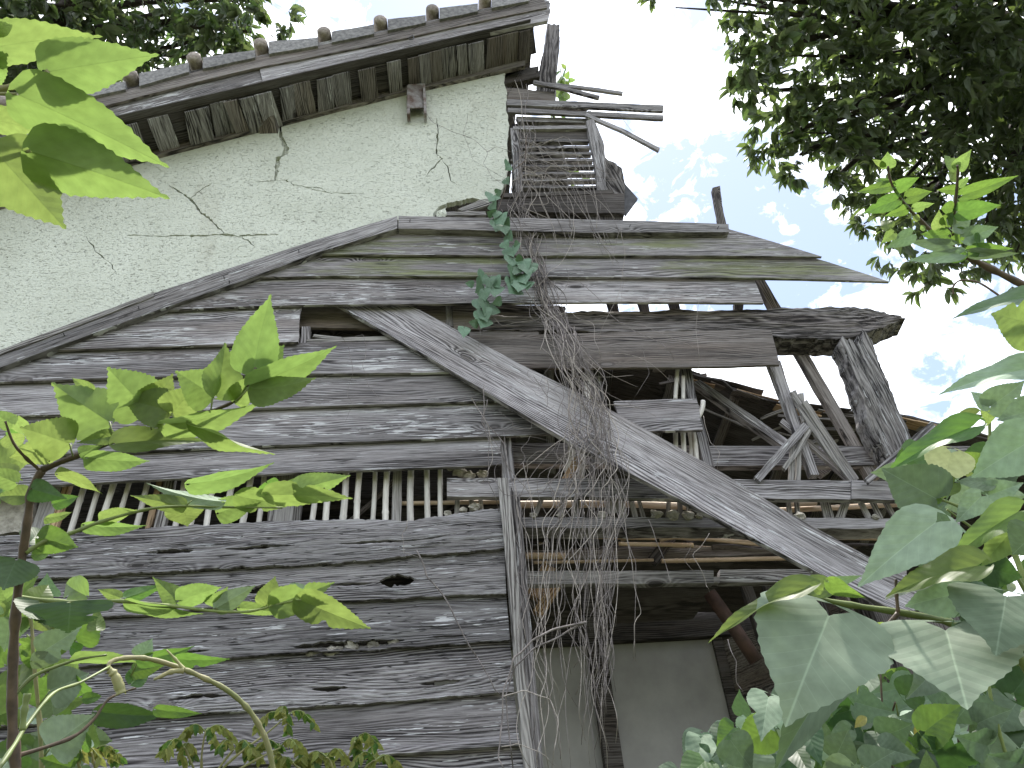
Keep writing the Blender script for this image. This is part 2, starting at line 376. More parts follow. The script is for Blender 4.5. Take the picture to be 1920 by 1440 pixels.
# ------------------------------------------------------------ ground
def ground():
    rr = random.Random(3); n = 60; vs = []; fs = []
    for i in range(n + 1):
        for j in range(n + 1):
            a = (i / n * 2 - 1); b = (j / n * 2 - 1)
            x = 150 * a * abs(a) ** 1.5; y = 150 * b * abs(b) ** 1.5
            r = math.hypot(x, y)
            vs.append((x, y, .12 * noise.noise(Vector((x * .4, y * .4, 0))) * min(1, r) - .05))
    for i in range(n):
        for j in range(n):
            q = i * (n + 1) + j; fs.append((q, q + n + 1, q + n + 2, q + 1))
    o = link('ground', tomesh('ground', vs, fs, True), M_GROUND); tag(o, kind='structure')
ground()

# ------------------------------------------------------------ the house
H = empty('abandoned_house', (0, 0, 0), 'collapsing old house gable with weathered plank siding and pale green plaster', 'house')
def slope_z(x): return 5.59 + .506 * (x + 2.74)          # underside of the left roof slope at the wall

# plaster gable wall: outline, crack slits cut right through
def plaster_wall():
    out = [(-60, 690), (0, 672), (285, 560), (600, 455), (745, 412), (812, 412), (812, 400), (822, 388), (838, 380), (852, 378), (868, 374), (884, 371),
           (902, 375), (916, 380), (930, 372), (944, 350), (950, 330), (954, 300), (951, 262), (955, 235), (949, 200), (951, 175), (945, 150), (950, 120)]
    ptsw = [P(a, b, 0) for a, b in out]
    rr = random.Random(5)
    # roughen the broken right edge
    fine = []
    for i, p in enumerate(ptsw[:-1]):
        q = ptsw[i + 1]; fine.append(p)
        if i > 5:
            for k in (1, 2, 3):
                t = p.lerp(q, k / 4); fine.append(t + Vector((rr.uniform(-.006, .006), 0, rr.uniform(-.006, .006))))
    fine.append(ptsw[-1])
    fine += [Vector((.75, 0, slope_z(.75))), Vector((-3.4, 0, slope_z(-3.4))), Vector((-3.4, 0, ptsw[0].z - .1))]
    n = len(fine)
    vs = [Vector((p.x, 0, p.z)) for p in fine] + [Vector((p.x, .04, p.z)) for p in fine]
    fs = [tuple(range(n)), tuple(range(n, 2 * n))[::-1]] + [(i, i + n, (i + 1) % n + n, (i + 1) % n) for i in range(n)]
    o = link('plaster_wall', tomesh('plaster_wall', vs, fs), M_PLASTER)
    # cutter made of slim wedges along the cracks
    cracks = [([(524, 232), (529, 262), (536, 275), (535, 288), (521, 297), (519, 318), (516, 338)], 2.6),
              ([(516, 338), (497, 340), (478, 341)], .9), ([(516, 338), (536, 338), (550, 346), (575, 351), (600, 352), (615, 361)], .8),
              ([(316, 347), (340, 362), (357, 373), (368, 386), (376, 399), (390, 408), (405, 421), (420, 437)], 1.4),
              ([(357, 373), (375, 356), (400, 342)], .6), ([(240, 441), (300, 443), (350, 441), (375, 442), (420, 439), (445, 443), (480, 440), (522, 440)], 1.7),
              ([(445, 443), (465, 450), (478, 462)], .7), ([(818, 222), (822, 240), (820, 262), (818, 288), (828, 297), (812, 315), (795, 335)], 1.0),
              ([(828, 297), (838, 312), (845, 338), (856, 346)], .6), ([(163, 445), (180, 472), (208, 494), (218, 515)], .6), ([(560, 350), (620, 362), (680, 362)], .5)]
    bm = []; cf = []
    for path, wd in cracks:
        W = [P(a, b, 0) for a, b in path]; W = [Vector((p.x, 0, p.z)) for p in W]
        fp = []
        for a, b in zip(W, W[1:]):
            for k in range(5): fp.append(a.lerp(b, k / 5) + Vector((rr.uniform(-.005, .005), 0, rr.uniform(-.005, .005))))
        fp.append(W[-1]); m = len(fp); o0 = len(bm)
        for i, p in enumerate(fp):
            d = (fp[min(i + 1, m - 1)] - fp[max(i - 1, 0)]).normalized(); s_ = Vector((-d.z, 0, d.x))
            t = min(i, m - 1 - i) / max(1, m - 1) * 2
            r = wd * .0048 * (.35 + .65 * min(1, t * 2.5)) * (1 + .7 * rr.uniform(-1, 1))
            for yy, sg in ((-.02, 1), (-.02, -1), (.034, -1), (.034, 1)):
                bm.append(p + s_ * r * sg + Vector((0, yy, 0)))
        for i in range(m - 1):
            for k in range(4):
                a = o0 + i * 4 + k; b = o0 + i * 4 + (k + 1) % 4
                cf.append((a, b, b + 4, a + 4))
        cf += [(o0, o0 + 3, o0 + 2, o0 + 1), (o0 + m * 4 - 4, o0 + m * 4 - 3, o0 + m * 4 - 2, o0 + m * 4 - 1)]
    cme = tomesh('cut', bm, cf)
    import bmesh
    for mm in (cme, o.data):
        b_ = bmesh.new(); b_.from_mesh(mm); bmesh.ops.triangulate(b_, faces=[f for f in b_.faces if len(f.verts) > 4]); bmesh.ops.recalc_face_normals(b_, faces=b_.faces[:]); b_.to_mesh(mm); b_.free()
    co = bpy.data.objects.new('cut', cme); COL.objects.link(co)
    md = o.modifiers.new('b', 'BOOLEAN'); md.object = co; md.operation = 'DIFFERENCE'; md.solver = 'EXACT'; md.use_self = True
    dg = bpy.context.evaluated_depsgraph_get(); ev = o.evaluated_get(dg)
    me = bpy.data.meshes.new_from_object(ev); o.modifiers.clear(); o.data = me
    bpy.data.objects.remove(co)
    o.parent = H
    # dark lath and clay core behind the plaster so that cracks read deep
    return o
plaster_wall()
core = [P(a, b, 0) for a, b in [(-60, 690), (745, 412), (800, 405), (815, 330), (930, 300), (935, 150)]]
vs = [Vector((p.x, .05, p.z)) for p in core] + [Vector((.6, .05, slope_z(.6) - .02)), Vector((-3.3, .05, slope_z(-3.3) - .02))]
n_ = len(vs); vs += [v + Vector((0, .05, 0)) for v in vs]
link('clay_core', tomesh('clay_core', vs, [tuple(range(n_)), tuple(range(n_, 2 * n_))[::-1]] + [(i, i + n_, (i + 1) % n_ + n_, (i + 1) % n_) for i in range(n_)]), M_DARK, H, Matrix())

# siding planks ------------------------------------------------
YB, YT = -.062, -.030
def sid(top, bot, mat=M_GREY, **k):
    a = dict(nx=90, nzz=7, edge=.003, relief=.0012, ext=.03, cup=.003); a.update(k)
    return plank('plank', top, bot, a.pop('yt', YT), a.pop('yb', YB), .016, mat, H, **a)
sid([(690, 440), (747, 427), (910, 431), (1100, 436), (1368, 434)], [(588, 476), (740, 477), (960, 479), (1320, 479), (1541, 481)], M_MOSS, edge=.002)
sid([(560, 476), (700, 478), (1000, 479), (1320, 480), (1514, 484)], [(450, 521), (600, 517), (900, 518), (1320, 520), (1500, 523), (1667, 528)], M_MOSS, yt=-.03, edge=.002)
sid([(440, 521), (600, 517), (900, 518), (1250, 520), (1414, 523)], [(295, 582), (450, 575), (600, 571), (900, 569), (1150, 566), (1432, 568)], M_PAINT, yt=-.03)
sid([(270, 586), (400, 577), (564, 574)], [(95, 656), (300, 650), (559, 641)], M_PAINT, nx=50, jag=(0, .01))
sid([(90, 657), (300, 652), (562, 645), (840, 640), (870, 640)], [(-70, 722), (0, 716), (250, 707), (562, 701), (900, 697)], M_PAINT, ext=.012)
sid([(860, 630), (1000, 628), (1200, 622), (1445, 618)], [(930, 690), (1100, 690), (1300, 688), (1462, 684)], M_BROWN, ext=0, jag=(0, .006), nx=60)
sid([(-80, 724), (200, 710), (562, 702), (860, 698)], [(-80, 786), (0, 780), (300, 772), (600, 761), (980, 750)], M_GREY)
sid([(-80, 786), (300, 772), (600, 761), (960, 752)], [(-80, 862), (100, 853), (300, 844), (600, 831), (900, 819), (1100, 812)], M_PAINT)
sid([(1150, 752), (1230, 749), (1305, 747)], [(1170, 810), (1240, 808), (1318, 806)], M_GREY, nx=20, jag=(0, .012), ext=0)
sid([(-80, 862), (300, 846), (600, 832), (939, 819)], [(-80, 924), (0, 915), (199, 904), (390, 894), (585, 885), (905, 873), (940, 871)], M_GREY, jag=(0, .01))
# rotten lower rows
rot = dict(nx=200, nzz=20, relief=.007, edge=.009, ef=14, ext=0)
sid([(-80, 1012), (0, 1006), (262, 991), (562, 975), (600, 974), (720, 973), (748, 978), (765, 976), (821, 968), (900, 956), (938, 953)],
    [(-80, 1090), (60, 1085), (394, 1066), (675, 1052), (760, 1042), (946, 1027)], M_ROT, holes=((.325, .415, .42, .045), (.47, .60, .42, .035), (.68, .9, .42, .03), (.06, .2, .42, .02)), **rot)
rot.update(relief=.004, edge=.006, ext=.02)
sid([(-80, 1090), (60, 1085), (394, 1066), (675, 1052), (760, 1042), (946, 1027)],
    [(-80, 1168), (75, 1160), (262, 1153), (420, 1137), (660, 1125), (949, 1112)], M_ROT, holes=((.755, .825, .36, .12), (.66, .745, .36, .03), (.50, .565, .36, .09)), **rot)
sid([(-80, 1168), (75, 1160), (262, 1153), (420, 1137), (660, 1125), (949, 1112)],
    [(-80, 1264), (150, 1249), (412, 1234), (581, 1222), (656, 1221), (956, 1199)], M_ROT, holes=((.30, .44, .12, .03), (.59, .80, .14, .07), (.84, .92, .14, .02)), **rot)
sid([(-80, 1264), (150, 1249), (412, 1234), (581, 1222), (656, 1221), (956, 1199)],
    [(-80, 1366), (0, 1362), (240, 1346), (480, 1331), (720, 1316), (964, 1297)], M_ROT, holes=((.36, .47, .27, .035), (.62, .69, .27, .04), (.82, .9, .27, .04)), **rot)
rot.update(relief=.002, edge=.003)
sid([(-80, 1366), (240, 1346), (720, 1316), (964, 1297)], [(-80, 1470), (200, 1452), (600, 1425), (975, 1399)], M_GREY, **rot)
sid([(-80, 1470), (200, 1452), (600, 1425), (975, 1399)], [(-80, 1570), (600, 1520), (990, 1495)], M_GREY, **rot)
# short lap strips split off under two rows
sid([(640, 1408), (975, 1384)], [(640, 1421), (976, 1397)], M_GREY, nx=40, nzz=3, ext=0, yt=-.07, yb=-.075)

# raking trim on the plaster edge, two pieces, plus head trim
plank('trim_board', [(-80, 690), (0, 658), (288, 550), (604, 446), (745, 405)], [(-80, 721), (0, 689), (109, 649), (285, 585), (461, 524), (600, 472), (745, 428)], -.085, -.085, .085, M_GREY, H, nx=60, nzz=4, relief=.001)
plank('trim_board', [(-80, 688), (0, 656), (288, 548)], [(-80, 697), (0, 665), (288, 556)], -.092, -.092, .02, M_PALE, H, nx=30, nzz=1, edge=.004)
plank('trim_board', [(747, 405), (907, 408), (1000, 409), (1200, 414), (1366, 420)], [(747, 428), (920, 432), (1100, 436), (1367, 435)], -.088, -.088, .08, M_GREY, H, nx=50, nzz=4, relief=.001)
# nails
for a, b in [(768, 415), (1180, 425), (120, 628), (260, 578), (420, 522), (430, 530), (560, 472), (1345, 428)]:
    p = P(a, b, -.09); tube('nail', [p + Vector((0, .01, 0)), p + Vector((.004, -.02, -.002))], .0025, M_SLATE, H, 5)

# openings: what stands behind
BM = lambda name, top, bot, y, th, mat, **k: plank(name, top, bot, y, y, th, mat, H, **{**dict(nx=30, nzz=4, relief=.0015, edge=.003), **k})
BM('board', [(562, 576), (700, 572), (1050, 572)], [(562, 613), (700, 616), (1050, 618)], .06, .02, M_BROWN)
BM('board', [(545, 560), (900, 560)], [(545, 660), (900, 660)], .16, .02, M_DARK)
BM('stud', [(562, 650), (566, 612)], [(579, 650), (582, 612)], -.01, .05, M_GREY, nx=6)
BM('batten', [(575, 636), (660, 632), (760, 629)], [(575, 642), (660, 639), (760, 637)], -.025, .03, M_PALE, nx=14, nzz=2)
BM('splinter', [(588, 627), (640, 632)], [(586, 631), (640, 639)], -.02, .01, M_PALE, nx=10, nzz=2, jag=(.02, .01))
BM('stud', [(848, 560), (850, 612)], [(835, 560), (836, 612)], .05, .05, M_GREY, nx=6)
BM('board', [(788, 570), (920, 572), (1060, 574)], [(810, 606), (920, 606), (1060, 605)], .09, .03, M_DARK)
BM('ledge', [(880, 622), (1010, 622)], [(880, 632), (1010, 630)], .0, .1, M_BROWN)
# rotten tie beam
plank('tie_beam', [(905, 590), (1000, 588), (1170, 583), (1440, 581), (1495, 577), (1560, 575), (1610, 577), (1650, 583), (1690, 594)],
      [(905, 618), (1000, 622), (1170, 622), (1300, 624), (1447, 632), (1540, 634), (1590, 630), (1640, 618), (1688, 600)], .03, .01, .13, M_BARK, H, nx=150, nzz=18, relief=.014, edge=.016, ef=6, jag=(0, .10), jv=5)
BM('peg', [(1377, 566), (1378, 580)], [(1395, 566), (1394, 580)], .05, .04, M_DARK, nx=4)
# struts and rafters seen against the sky
rf = lambda a, b, y, th, mat=M_BROWN, **k: BM('rafter', a, b, y, th, mat, **{**dict(nx=40, nzz=3, edge=.004, relief=.002), **k})
rf([(1432, 522), (1498, 632), (1616, 836), (1650, 895)], [(1415, 522), (1478, 632), (1597, 836), (1628, 895)], .14, .05)
rf([(1463, 676), (1500, 790), (1537, 890)], [(1440, 676), (1480, 780), (1521, 890)], .02, .045, M_GREY)
rf([(1350, 348), (1354, 385), (1366, 436)], [(1336, 352), (1343, 390), (1352, 436)], .0, .04, M_BROWN, nx=12, jag=(.02, 0))
rf([(1312, 712), (1390, 765), (1480, 826), (1560, 880)], [(1300, 716), (1380, 776), (1470, 838), (1545, 890)], .22, .05, M_GREY)
for x in (1142, 1200, 1258):
    rf([(x + 14, 560), (x + 22, 600)], [(x - 4, 560), (x + 8, 600)], .2, .04, M_DARK, nx=4)
# peeling corner post
plank('corner_post', [(1576, 640), (1597, 690), (1616, 742), (1624, 776), (1650, 825), (1688, 882), (1720, 930)],
      [(1629, 628), (1646, 664), (1657, 697), (1680, 750), (1699, 802), (1727, 872), (1765, 930)], -.04, -.04, .13, M_PEEL, H, nx=110, nzz=16, relief=.014, edge=.014, ef=7, jag=(.09, 0), jv=5)
# stud between the window row and the rails
BM('stud', [(1274, 690), (1290, 745), (1304, 800), (1320, 868)], [(1296, 690), (1306, 745), (1320, 800), (1341, 876)], .03, .06, M_GREY, nx=30)
BM('stud', [(939, 820), (942, 898)], [(958, 820), (966, 898)], -.02, .07, M_GREY, nx=10)
BM('stud', [(1104, 690), (1112, 750)], [(1124, 690), (1134, 750)], .04, .06, M_GREY, nx=10)
# rails
BM('rail', [(950, 830), (1100, 831), (1330, 836), (1660, 836), (1820, 836)], [(950, 869), (1100, 870), (1330, 873), (1660, 872), (1820, 872)], .13, .05, M_GREY, nx=60, nzz=5)
BM('rail', [(838, 896), (1100, 897), (1380, 899), (1595, 901)], [(838, 931), (1100, 932), (1270, 935), (1595, 936)], -.03, .035, M_GREY, nx=60, nzz=5)
BM('rail', [(1597, 900), (1760, 905)], [(1597, 935), (1760, 940)], -.034, .04, M_GREY, nx=20, nzz=5)
BM('rail', [(978, 969), (1200, 970), (1510, 971), (1800, 974)], [(978, 989), (1200, 989), (1510, 990), (1800, 992)], .02, .12, M_GREY, nx=60, nzz=4, edge=.006)
BM('rail', [(975, 1071), (1200, 1070), (1337, 1069), (1338, 1069)], [(975, 1095), (1200, 1094), (1337, 1093), (1338, 1093)], .25, .05, M_GREY, nx=30)
BM('rail', [(1350, 1068), (1700, 1066)], [(1350, 1092), (1700, 1088)], .25, .05, M_GREY, nx=30)
BM('rail', [(1337, 1082), (1352, 1082)], [(1337, 1092.5), (1352, 1092.5)], .253, .04, M_GREY, nx=3)
BM('rail', [(985, 1033), (1200, 1030), (1450, 1022), (1560, 1018)], [(985, 1046), (1200, 1046), (1450, 1040), (1560, 1036)], .5, .04, M_BROWN, nx=30)
# corner trim and post beside the doorway
BM('corner_board', [(933, 896), (945, 1010), (957, 1150), (970, 1300), (985, 1460)], [(953, 896), (965, 1010), (977, 1150), (990, 1300), (1004, 1460)], -.085, .03, M_PALE, nx=70, nzz=3, relief=.001)
BM('corner_post', [(950, 905), (965, 1010), (977, 1150), (990, 1300), (1003, 1460)], [(972, 905), (982, 1010), (994, 1150), (1007, 1300), (1021, 1460)], -.03, .12, M_GREY, nx=70, nzz=3)

# bamboo and wooden laths ------------------------------------
LR = random.Random(11)
def bamboo(x0, y0, x1, y1, y, rpx, mat=M_BAMBOO, bend=2):
    a = P(x0, y0, y); b = P(x1, y1, y)
    r = rpx / 82; n = max(8, int((b - a).length / .012)); pts = []; rs = []
    ph = LR.random() * .25
    for i in range(n + 1):
        t = i / n; q = (ph + t * (b - a).length) % .22
        pts.append(a.lerp(b, t) + Vector((.004 * bend * math.sin(t * 3.1) * LR.choice((1, 1)), 0, 0)))
        rs.append(r * (1 + .16 * max(0, 1 - abs(q - .11) / .008)) * LR.uniform(.98, 1.02))
    return tube('bamboo_lath', pts, rs, mat, H, 7)
def lath(x0, y0, x1, y1, wpx, y, mat=M_PALE, th=.012, jag=(.01, .01)):
    dx, dy = x1 - x0, y1 - y0; l = math.hypot(dx, dy); ux, uy = -dy / l * wpx / 2, dx / l * wpx / 2
    return plank('lath', [(x0 + ux, y0 + uy), (x1 + ux, y1 + uy)], [(x0 - ux, y0 - uy), (x1 - ux, y1 - uy)], y, y, th, mat, H, nx=8, nzz=2, edge=.003, relief=.001, jag=jag)
lean = lambda x: (x - 788) / 2050 * 110
for x in (152, 180, 204, 234, 272, 339, 367, 399, 433, 463, 491, 589, 617, 645, 673, 701, 725, 771, 802, 828):
    l = lean(x); bamboo(x - l * .5 + LR.uniform(-3, 3), 876, x + l * .62 + LR.uniform(-3, 3), 1000, .03 + LR.uniform(-.006, .01), LR.uniform(.95, 1.35), bend=LR.uniform(-2, 2))
for x, wd in ((94, 30), (118, 12), (292, 11), (311, 20), (530, 46), (744, 17), (560, 14)):
    l = lean(x); lath(x - l * .5, 876, x + l * .62, 1000, wd, .045 if wd < 40 else .02, M_PALE if wd > 12 else M_TAN, .03)
bamboo(735, 944, 945, 941, .1, .9, M_BAMTAN, 0)
bamboo(655, 978, 740, 900, .14, 1., M_BROWN)
bamboo(970, 946, 1180, 944, .18, 1.6, M_BAMTAN, 0); bamboo(1120, 943, 1330, 951, .2, 1.5, M_BAMTAN, 0); bamboo(1440, 958, 1700, 945, .2, 1.2, M_BAMTAN, 0); bamboo(1480, 945, 1530, 943, .16, 1.2, M_BAMTAN, 0)
for x, x2, wd in ((858, 857, 9), (883, 885, 9), (900, 904, 8), (1018, 1000, 9), (1056, 1052, 8), (1082, 1080, 11), (1161, 1170, 13), (1182, 1192, 9), (1197, 1207, 7), (1255, 1252, 8), (1275, 1276, 9), (1292, 1292, 8),
                  (1478, 1482, 9), (1494, 1497, 9), (1545, 1556, 17), (1590, 1575, 16), (1610, 1630, 9), (1632, 1652, 9), (1655, 1680, 8)):
    lath(x, 930, x2, 972, wd, .05, M_PALE)
lath(1148, 936, 1152, 962, 24, .03, M_PALE)
bamboo(1072, 826, 1064, 898, .06, 1.7); bamboo(1088, 826, 1088, 898, .07, 1.6); bamboo(1099, 700, 1098, 760, .02, 1.6); bamboo(1270, 690, 1266, 750, .02, 1.0, bend=0); bamboo(1281, 706, 1281, 750, .015, .9, bend=0)
bamboo(1266, 800, 1267, 845, .05, 1.1, bend=0); bamboo(1280, 800, 1283, 860, .04, 1.1, bend=0); bamboo(1302, 804, 1307, 868, .05, 1.1, bend=0); bamboo(1292, 800, 1296, 862, .07, 1.2)
bamboo(1318, 752, 1309, 782, -.02, 1.1)
lath(1060, 900, 1086, 858, 15, -.01, M_TAN); lath(1110, 826, 1112, 900, 10, .07, M_GREY)
BM('mud_daub', [(-60, 920), (30, 915), (62, 925)], [(-60, 1010), (40, 1000), (58, 985)], .05, .04, M_MUD, relief=.01, edge=.02)
# lumps of mud daub left between the laths
def lump(px, py, y, r, mat=M_MUD, parent=H, name='mud_lump', sq=(1, .7, .7)):
    c = P(px, py, y); vs = []; fs = []; nu, nv = 9, 6; s = LR.random() * 50
    for i in range(nv + 1):
        for j in range(nu):
            a = math.pi * i / nv; b = 2 * math.pi * j / nu
            d = Vector((math.sin(a) * math.cos(b), math.sin(a) * math.sin(b), math.cos(a)))
            q = r * (1 + .7 * noise.noise(d * 1.6 + Vector((s, s, s))))
            vs.append(Vector((d.x * q * sq[0], d.y * q * sq[1], d.z * q * sq[2])))
    for i in range(nv):
        for j in range(nu):
            a = i * nu + j; b = i * nu + (j + 1) % nu; fs.append((a, b, b + nu, a + nu))
    return link(name, tomesh(name, vs, fs), mat, parent, Matrix.Translation(c))
for px, py, r in ((862, 885, .035), (880, 892, .03), (905, 888, .03), (845, 878, .02), (890, 951, .03), (868, 957, .02), (920, 960, .02), (1130, 965, .025), (1230, 964, .03), (1262, 966, .035), (1290, 967, .03),
                  (1310, 968, .02), (1000, 966, .02), (1050, 967, .02), (840, 962, .02), (620, 1222, .03), (585, 1224, .025), (660, 1212, .03), (700, 1208, .025), (740, 1203, .03), (635, 1219, .02), (1500, 968, .03), (1640, 970, .02)):
    lump(px, py, .02 if py < 1100 else -.03, r)
lump(985, 284, .05, .05, M_PALE, name='mortar_lump'); lump(970, 304, .03, .04, M_PALE, name='mortar_lump')

# lattice window high in the gable -----------------------------
PW = lambda name, top, bot, y, th, mat, parent, **k: plank(name, top, bot, y, y, th, mat, parent, **{**dict(nx=16, nzz=3, relief=.001, edge=.002), **k})
win = PW('lattice_window', [(935, 374), (1050, 368), (1171, 362)], [(931, 396), (1050, 398), (1171, 400)], -.03, .14, M_DARK, H, nx=30, edge=.006)
PW('sill_cap', [(945, 362), (1148, 356)], [(944, 370), (1150, 362)], -.02, .14, M_DARK, win)
PW('stile', [(957, 240), (967, 360)], [(972, 240), (981, 358)], .0, .05, M_GREY, win)
PW('stile', [(1099, 226), (1113, 290), (1121, 357)], [(1113, 222), (1131, 290), (1138, 356)], -.02, .05, M_GREY, win, relief=.003, edge=.005)
PW('stile', [(1102, 208), (1126, 270), (1134, 330)], [(1108, 208), (1133, 270), (1137, 330)], .0, .05, M_GREY, win)
PW('head_rail', [(966, 240), (1100, 238)], [(966, 262), (1102, 262)], .02, .04, M_DARK, win)
PW('head_rail', [(962, 236), (1106, 235)], [(962, 242), (1106, 241)], -.005, .06, M_GREY, win)
for k, yy in enumerate((263, 275.5, 287, 299.5, 311, 324.5, 337, 350)):
    PW('slat', [(972 + k, yy - 2.2), (1104 + k * 2.5, yy - 2)], [(972 + k, yy + 2.2), (1104 + k * 2.5, yy + 2)], .0, .035, M_GREY, win, nx=10, nzz=1, edge=.001)
PW('backing_board', [(960, 232), (1052, 232)], [(960, 402), (1072, 402)], .3, .02, M_DARK, win)
# log end, slate and blocks round the window
plank('log_end', [(1128, 285), (1140, 300), (1153, 305), (1166, 315), (1172, 345), (1171, 362)], [(1120, 300), (1124, 330), (1132, 356), (1140, 364), (1150, 366), (1160, 366)], .04, .04, .14, M_BARK, H, nx=30, nzz=8, relief=.008, edge=.008)
plank('roof_slate', [(1172, 344), (1196, 372)], [(1163, 372), (1173, 403)], .08, .08, .02, M_SLATE, H, nx=6, nzz=3)
BM('block', [(1044, 396), (1044, 412)], [(1075, 396), (1075, 412)], .0, .1, M_DARK, nx=3)
BM('block', [(1105, 396), (1105, 412)], [(1166, 396), (1166, 412)], .0, .1, M_DARK, nx=3)
BM('block', [(960, 394), (960, 412)], [(1020, 394), (1020, 412)], .0, .1, M_DARK, nx=3)
plank('window_board', [(925, 398), (1172, 402)], [(925, 412), (1172, 418)], .06, .06, .02, M_DARK, H, nx=4) if False else None
BM('splinter', [(858, 392), (902, 374), (925, 372)], [(872, 397), (910, 386), (928, 380)], .0, .02, M_PALE, nx=8)
BM('batten', [(838, 397), (910, 396)], [(838, 403), (912, 403)], -.01, .03, M_PALE, nx=8)
lump(828, 402, .0, .05, M_PLASTER, name='plaster_shard', sq=(.6, .3, 1))
# broken ridge post and stacked ends at the roof tip
plank('ridge_post', [(1027, 44), (1020, 90), (1008, 140), (1005, 178)], [(1049, 46), (1050, 75), (1044, 140), (1041, 200)], .12, .12, .1, M_BARK, H, nx=40, nzz=8, relief=.008, edge=.008, jag=(.03, 0))
BM('board', [(938, 162), (1010, 170), (1040, 172)], [(948, 186), (1010, 190), (1040, 190)], .03, .05, M_BROWN, edge=.012)
BM('board', [(968, 218), (1104, 222)], [(972, 228), (1106, 230)], .03, .04, M_GREY)
BM('board', [(935, 140), (975, 128), (1010, 124)], [(940, 158), (975, 152), (1012, 144)], .05, .06, M_DARK, edge=.012, jag=(.02, .04))
BM('board', [(958, 186), (1030, 190), (1120, 193)], [(958, 204), (1030, 204), (1100, 203)], .05, .03, M_GREY, edge=.006, jag=(0, .03))

# ------------------------------------------------------------ the left roof slope
def sl(x, y, up=0.): return Vector((x, y, slope_z(x) + up))
roofdeck = plank('roof', [sl(-3.4, .35, .10), sl(.80, .35, .10)], [sl(-3.4, -.28, .10), sl(.80, -.28, .10)], 0, 0, .03, M_DARK, H, nx=40, nzz=6, world=True, edge=.01)
# the rest of the slope, running back over the house
RX = [(-3.4, .35), (.72, .35), (.72, 4.5), (-3.4, 4.5)]
vs = [sl(x, y, .10) for x, y in RX] + [sl(x, y, .14) for x, y in RX]
link('roof_boarding', tomesh('roof_boarding', vs, [(0, 1, 2, 3), (4, 7, 6, 5), (0, 4, 5, 1), (1, 5, 6, 2), (2, 6, 7, 3), (3, 7, 4, 0)]), M_DARK, roofdeck, Matrix())
# soffit boards between wall and bargeboard (traced along the eave line)
rr = random.Random(21)
x = -3.3
while x < .74:
    wd = rr.uniform(.07, .15)
    if rr.random() < .26: x += rr.uniform(.05, .08)
    sk = rr.uniform(-.03, .03)
    dz = rr.uniform(0, .03)
    T = [sl(x + wd, .0, dz), sl(x + wd + sk, -.275, dz)]; B = [sl(x, .0, dz), sl(x + sk, -.275, dz)]
    vs = []
    for (p, q) in ((B[0], T[0]), (B[1], T[1])):
        vs += [p, q]
    up = Vector((-.45, 0, .89)) * .012
    vs = [vs[0], vs[1], vs[3], vs[2]]; vs += [v + up for v in vs]
    ax = Vector((0, -1, 0)); zz = Vector((1, 0, .506)).normalized(); M = Matrix.Translation(B[0]) @ Matrix((ax, ax.cross(zz) * -1, zz)).transposed().to_4x4()
    Mi = M.inverted()
    link('soffit_board', tomesh('soffit_board', [Mi @ v for v in vs], [(0, 1, 2, 3), (4, 7, 6, 5), (0, 4, 5, 1), (1, 5, 6, 2), (2, 6, 7, 3), (3, 7, 4, 0)]),
         rr.choice((M_BROWN, M_GREY, M_GREY, M_PEEL, M_BROWN)), roofdeck, M)
    x += wd + rr.uniform(.002, .012)
# horizontal deck strips glimpsed in the slots
for k in range(4):
    plank('deck_strip', [sl(-3.3, -.06 - .07 * k, .05), sl(.78, -.06 - .07 * k, .05)], [sl(-3.3, -.125 - .07 * k, .052), sl(.78, -.125 - .07 * k, .052)], 0, 0, .01, M_DARK, roofdeck, nx=20, nzz=1, world=True)
# moulding along the wall
plank('cove_strip', [(-80, 400), (240, 293), (520, 219), (760, 160), (985, 108)], [(-80, 412), (240, 305), (520, 231), (760, 172), (985, 122)], -.03, -.03, .035, M_BROWN, roofdeck, nx=60, nzz=2, edge=.004)
# purlin ends under the eave
def purlin(tl, tr, br, bl, mat=M_BROWN):
    plank('purlin', [tl, bl], [tr, br], -.28, -.02, .0, mat, roofdeck) if False else None
    A = [P(*tl, -.28), P(*tr, -.28)]; B = [P(*bl, .0), P(*br, .0)]
    vs = [A[0], A[1], B[1], B[0]]; vs += [v + Vector((0, 0.0, .14)) for v in vs]
    M = Matrix.Translation(A[0]) @ Matrix(((0, 0, 1), (1, 0, 0), (0, 1, 0))).to_4x4(); M = Matrix.Translation(A[0]) @ Matrix(((0, 1, 0), (0, 0, 1), (1, 0, 0))).transposed().inverted().to_4x4()
    ax = (B[0] - A[0]).normalized(); s_ = (A[1] - A[0]); s_ = (s_ - ax * s_.dot(ax)).normalized()
    M = Matrix.Translation(A[0]) @ Matrix((ax, ax.cross(s_) * -1, s_)).transposed().to_4x4(); Mi = M.inverted()
    link('purlin', tomesh('purlin', [Mi @ v for v in vs], [(0, 1, 2, 3), (4, 7, 6, 5), (0, 4, 5, 1), (1, 5, 6, 2), (2, 6, 7, 3), (3, 7, 4, 0)]), mat, roofdeck, M)
purlin((472, 158), (502, 152), (521, 250), (487, 251)); purlin((766, 90), (792, 84), (797, 160), (764, 165))
purlin((962, 50), (998, 40), (1006, 100), (962, 112), M_DARK)
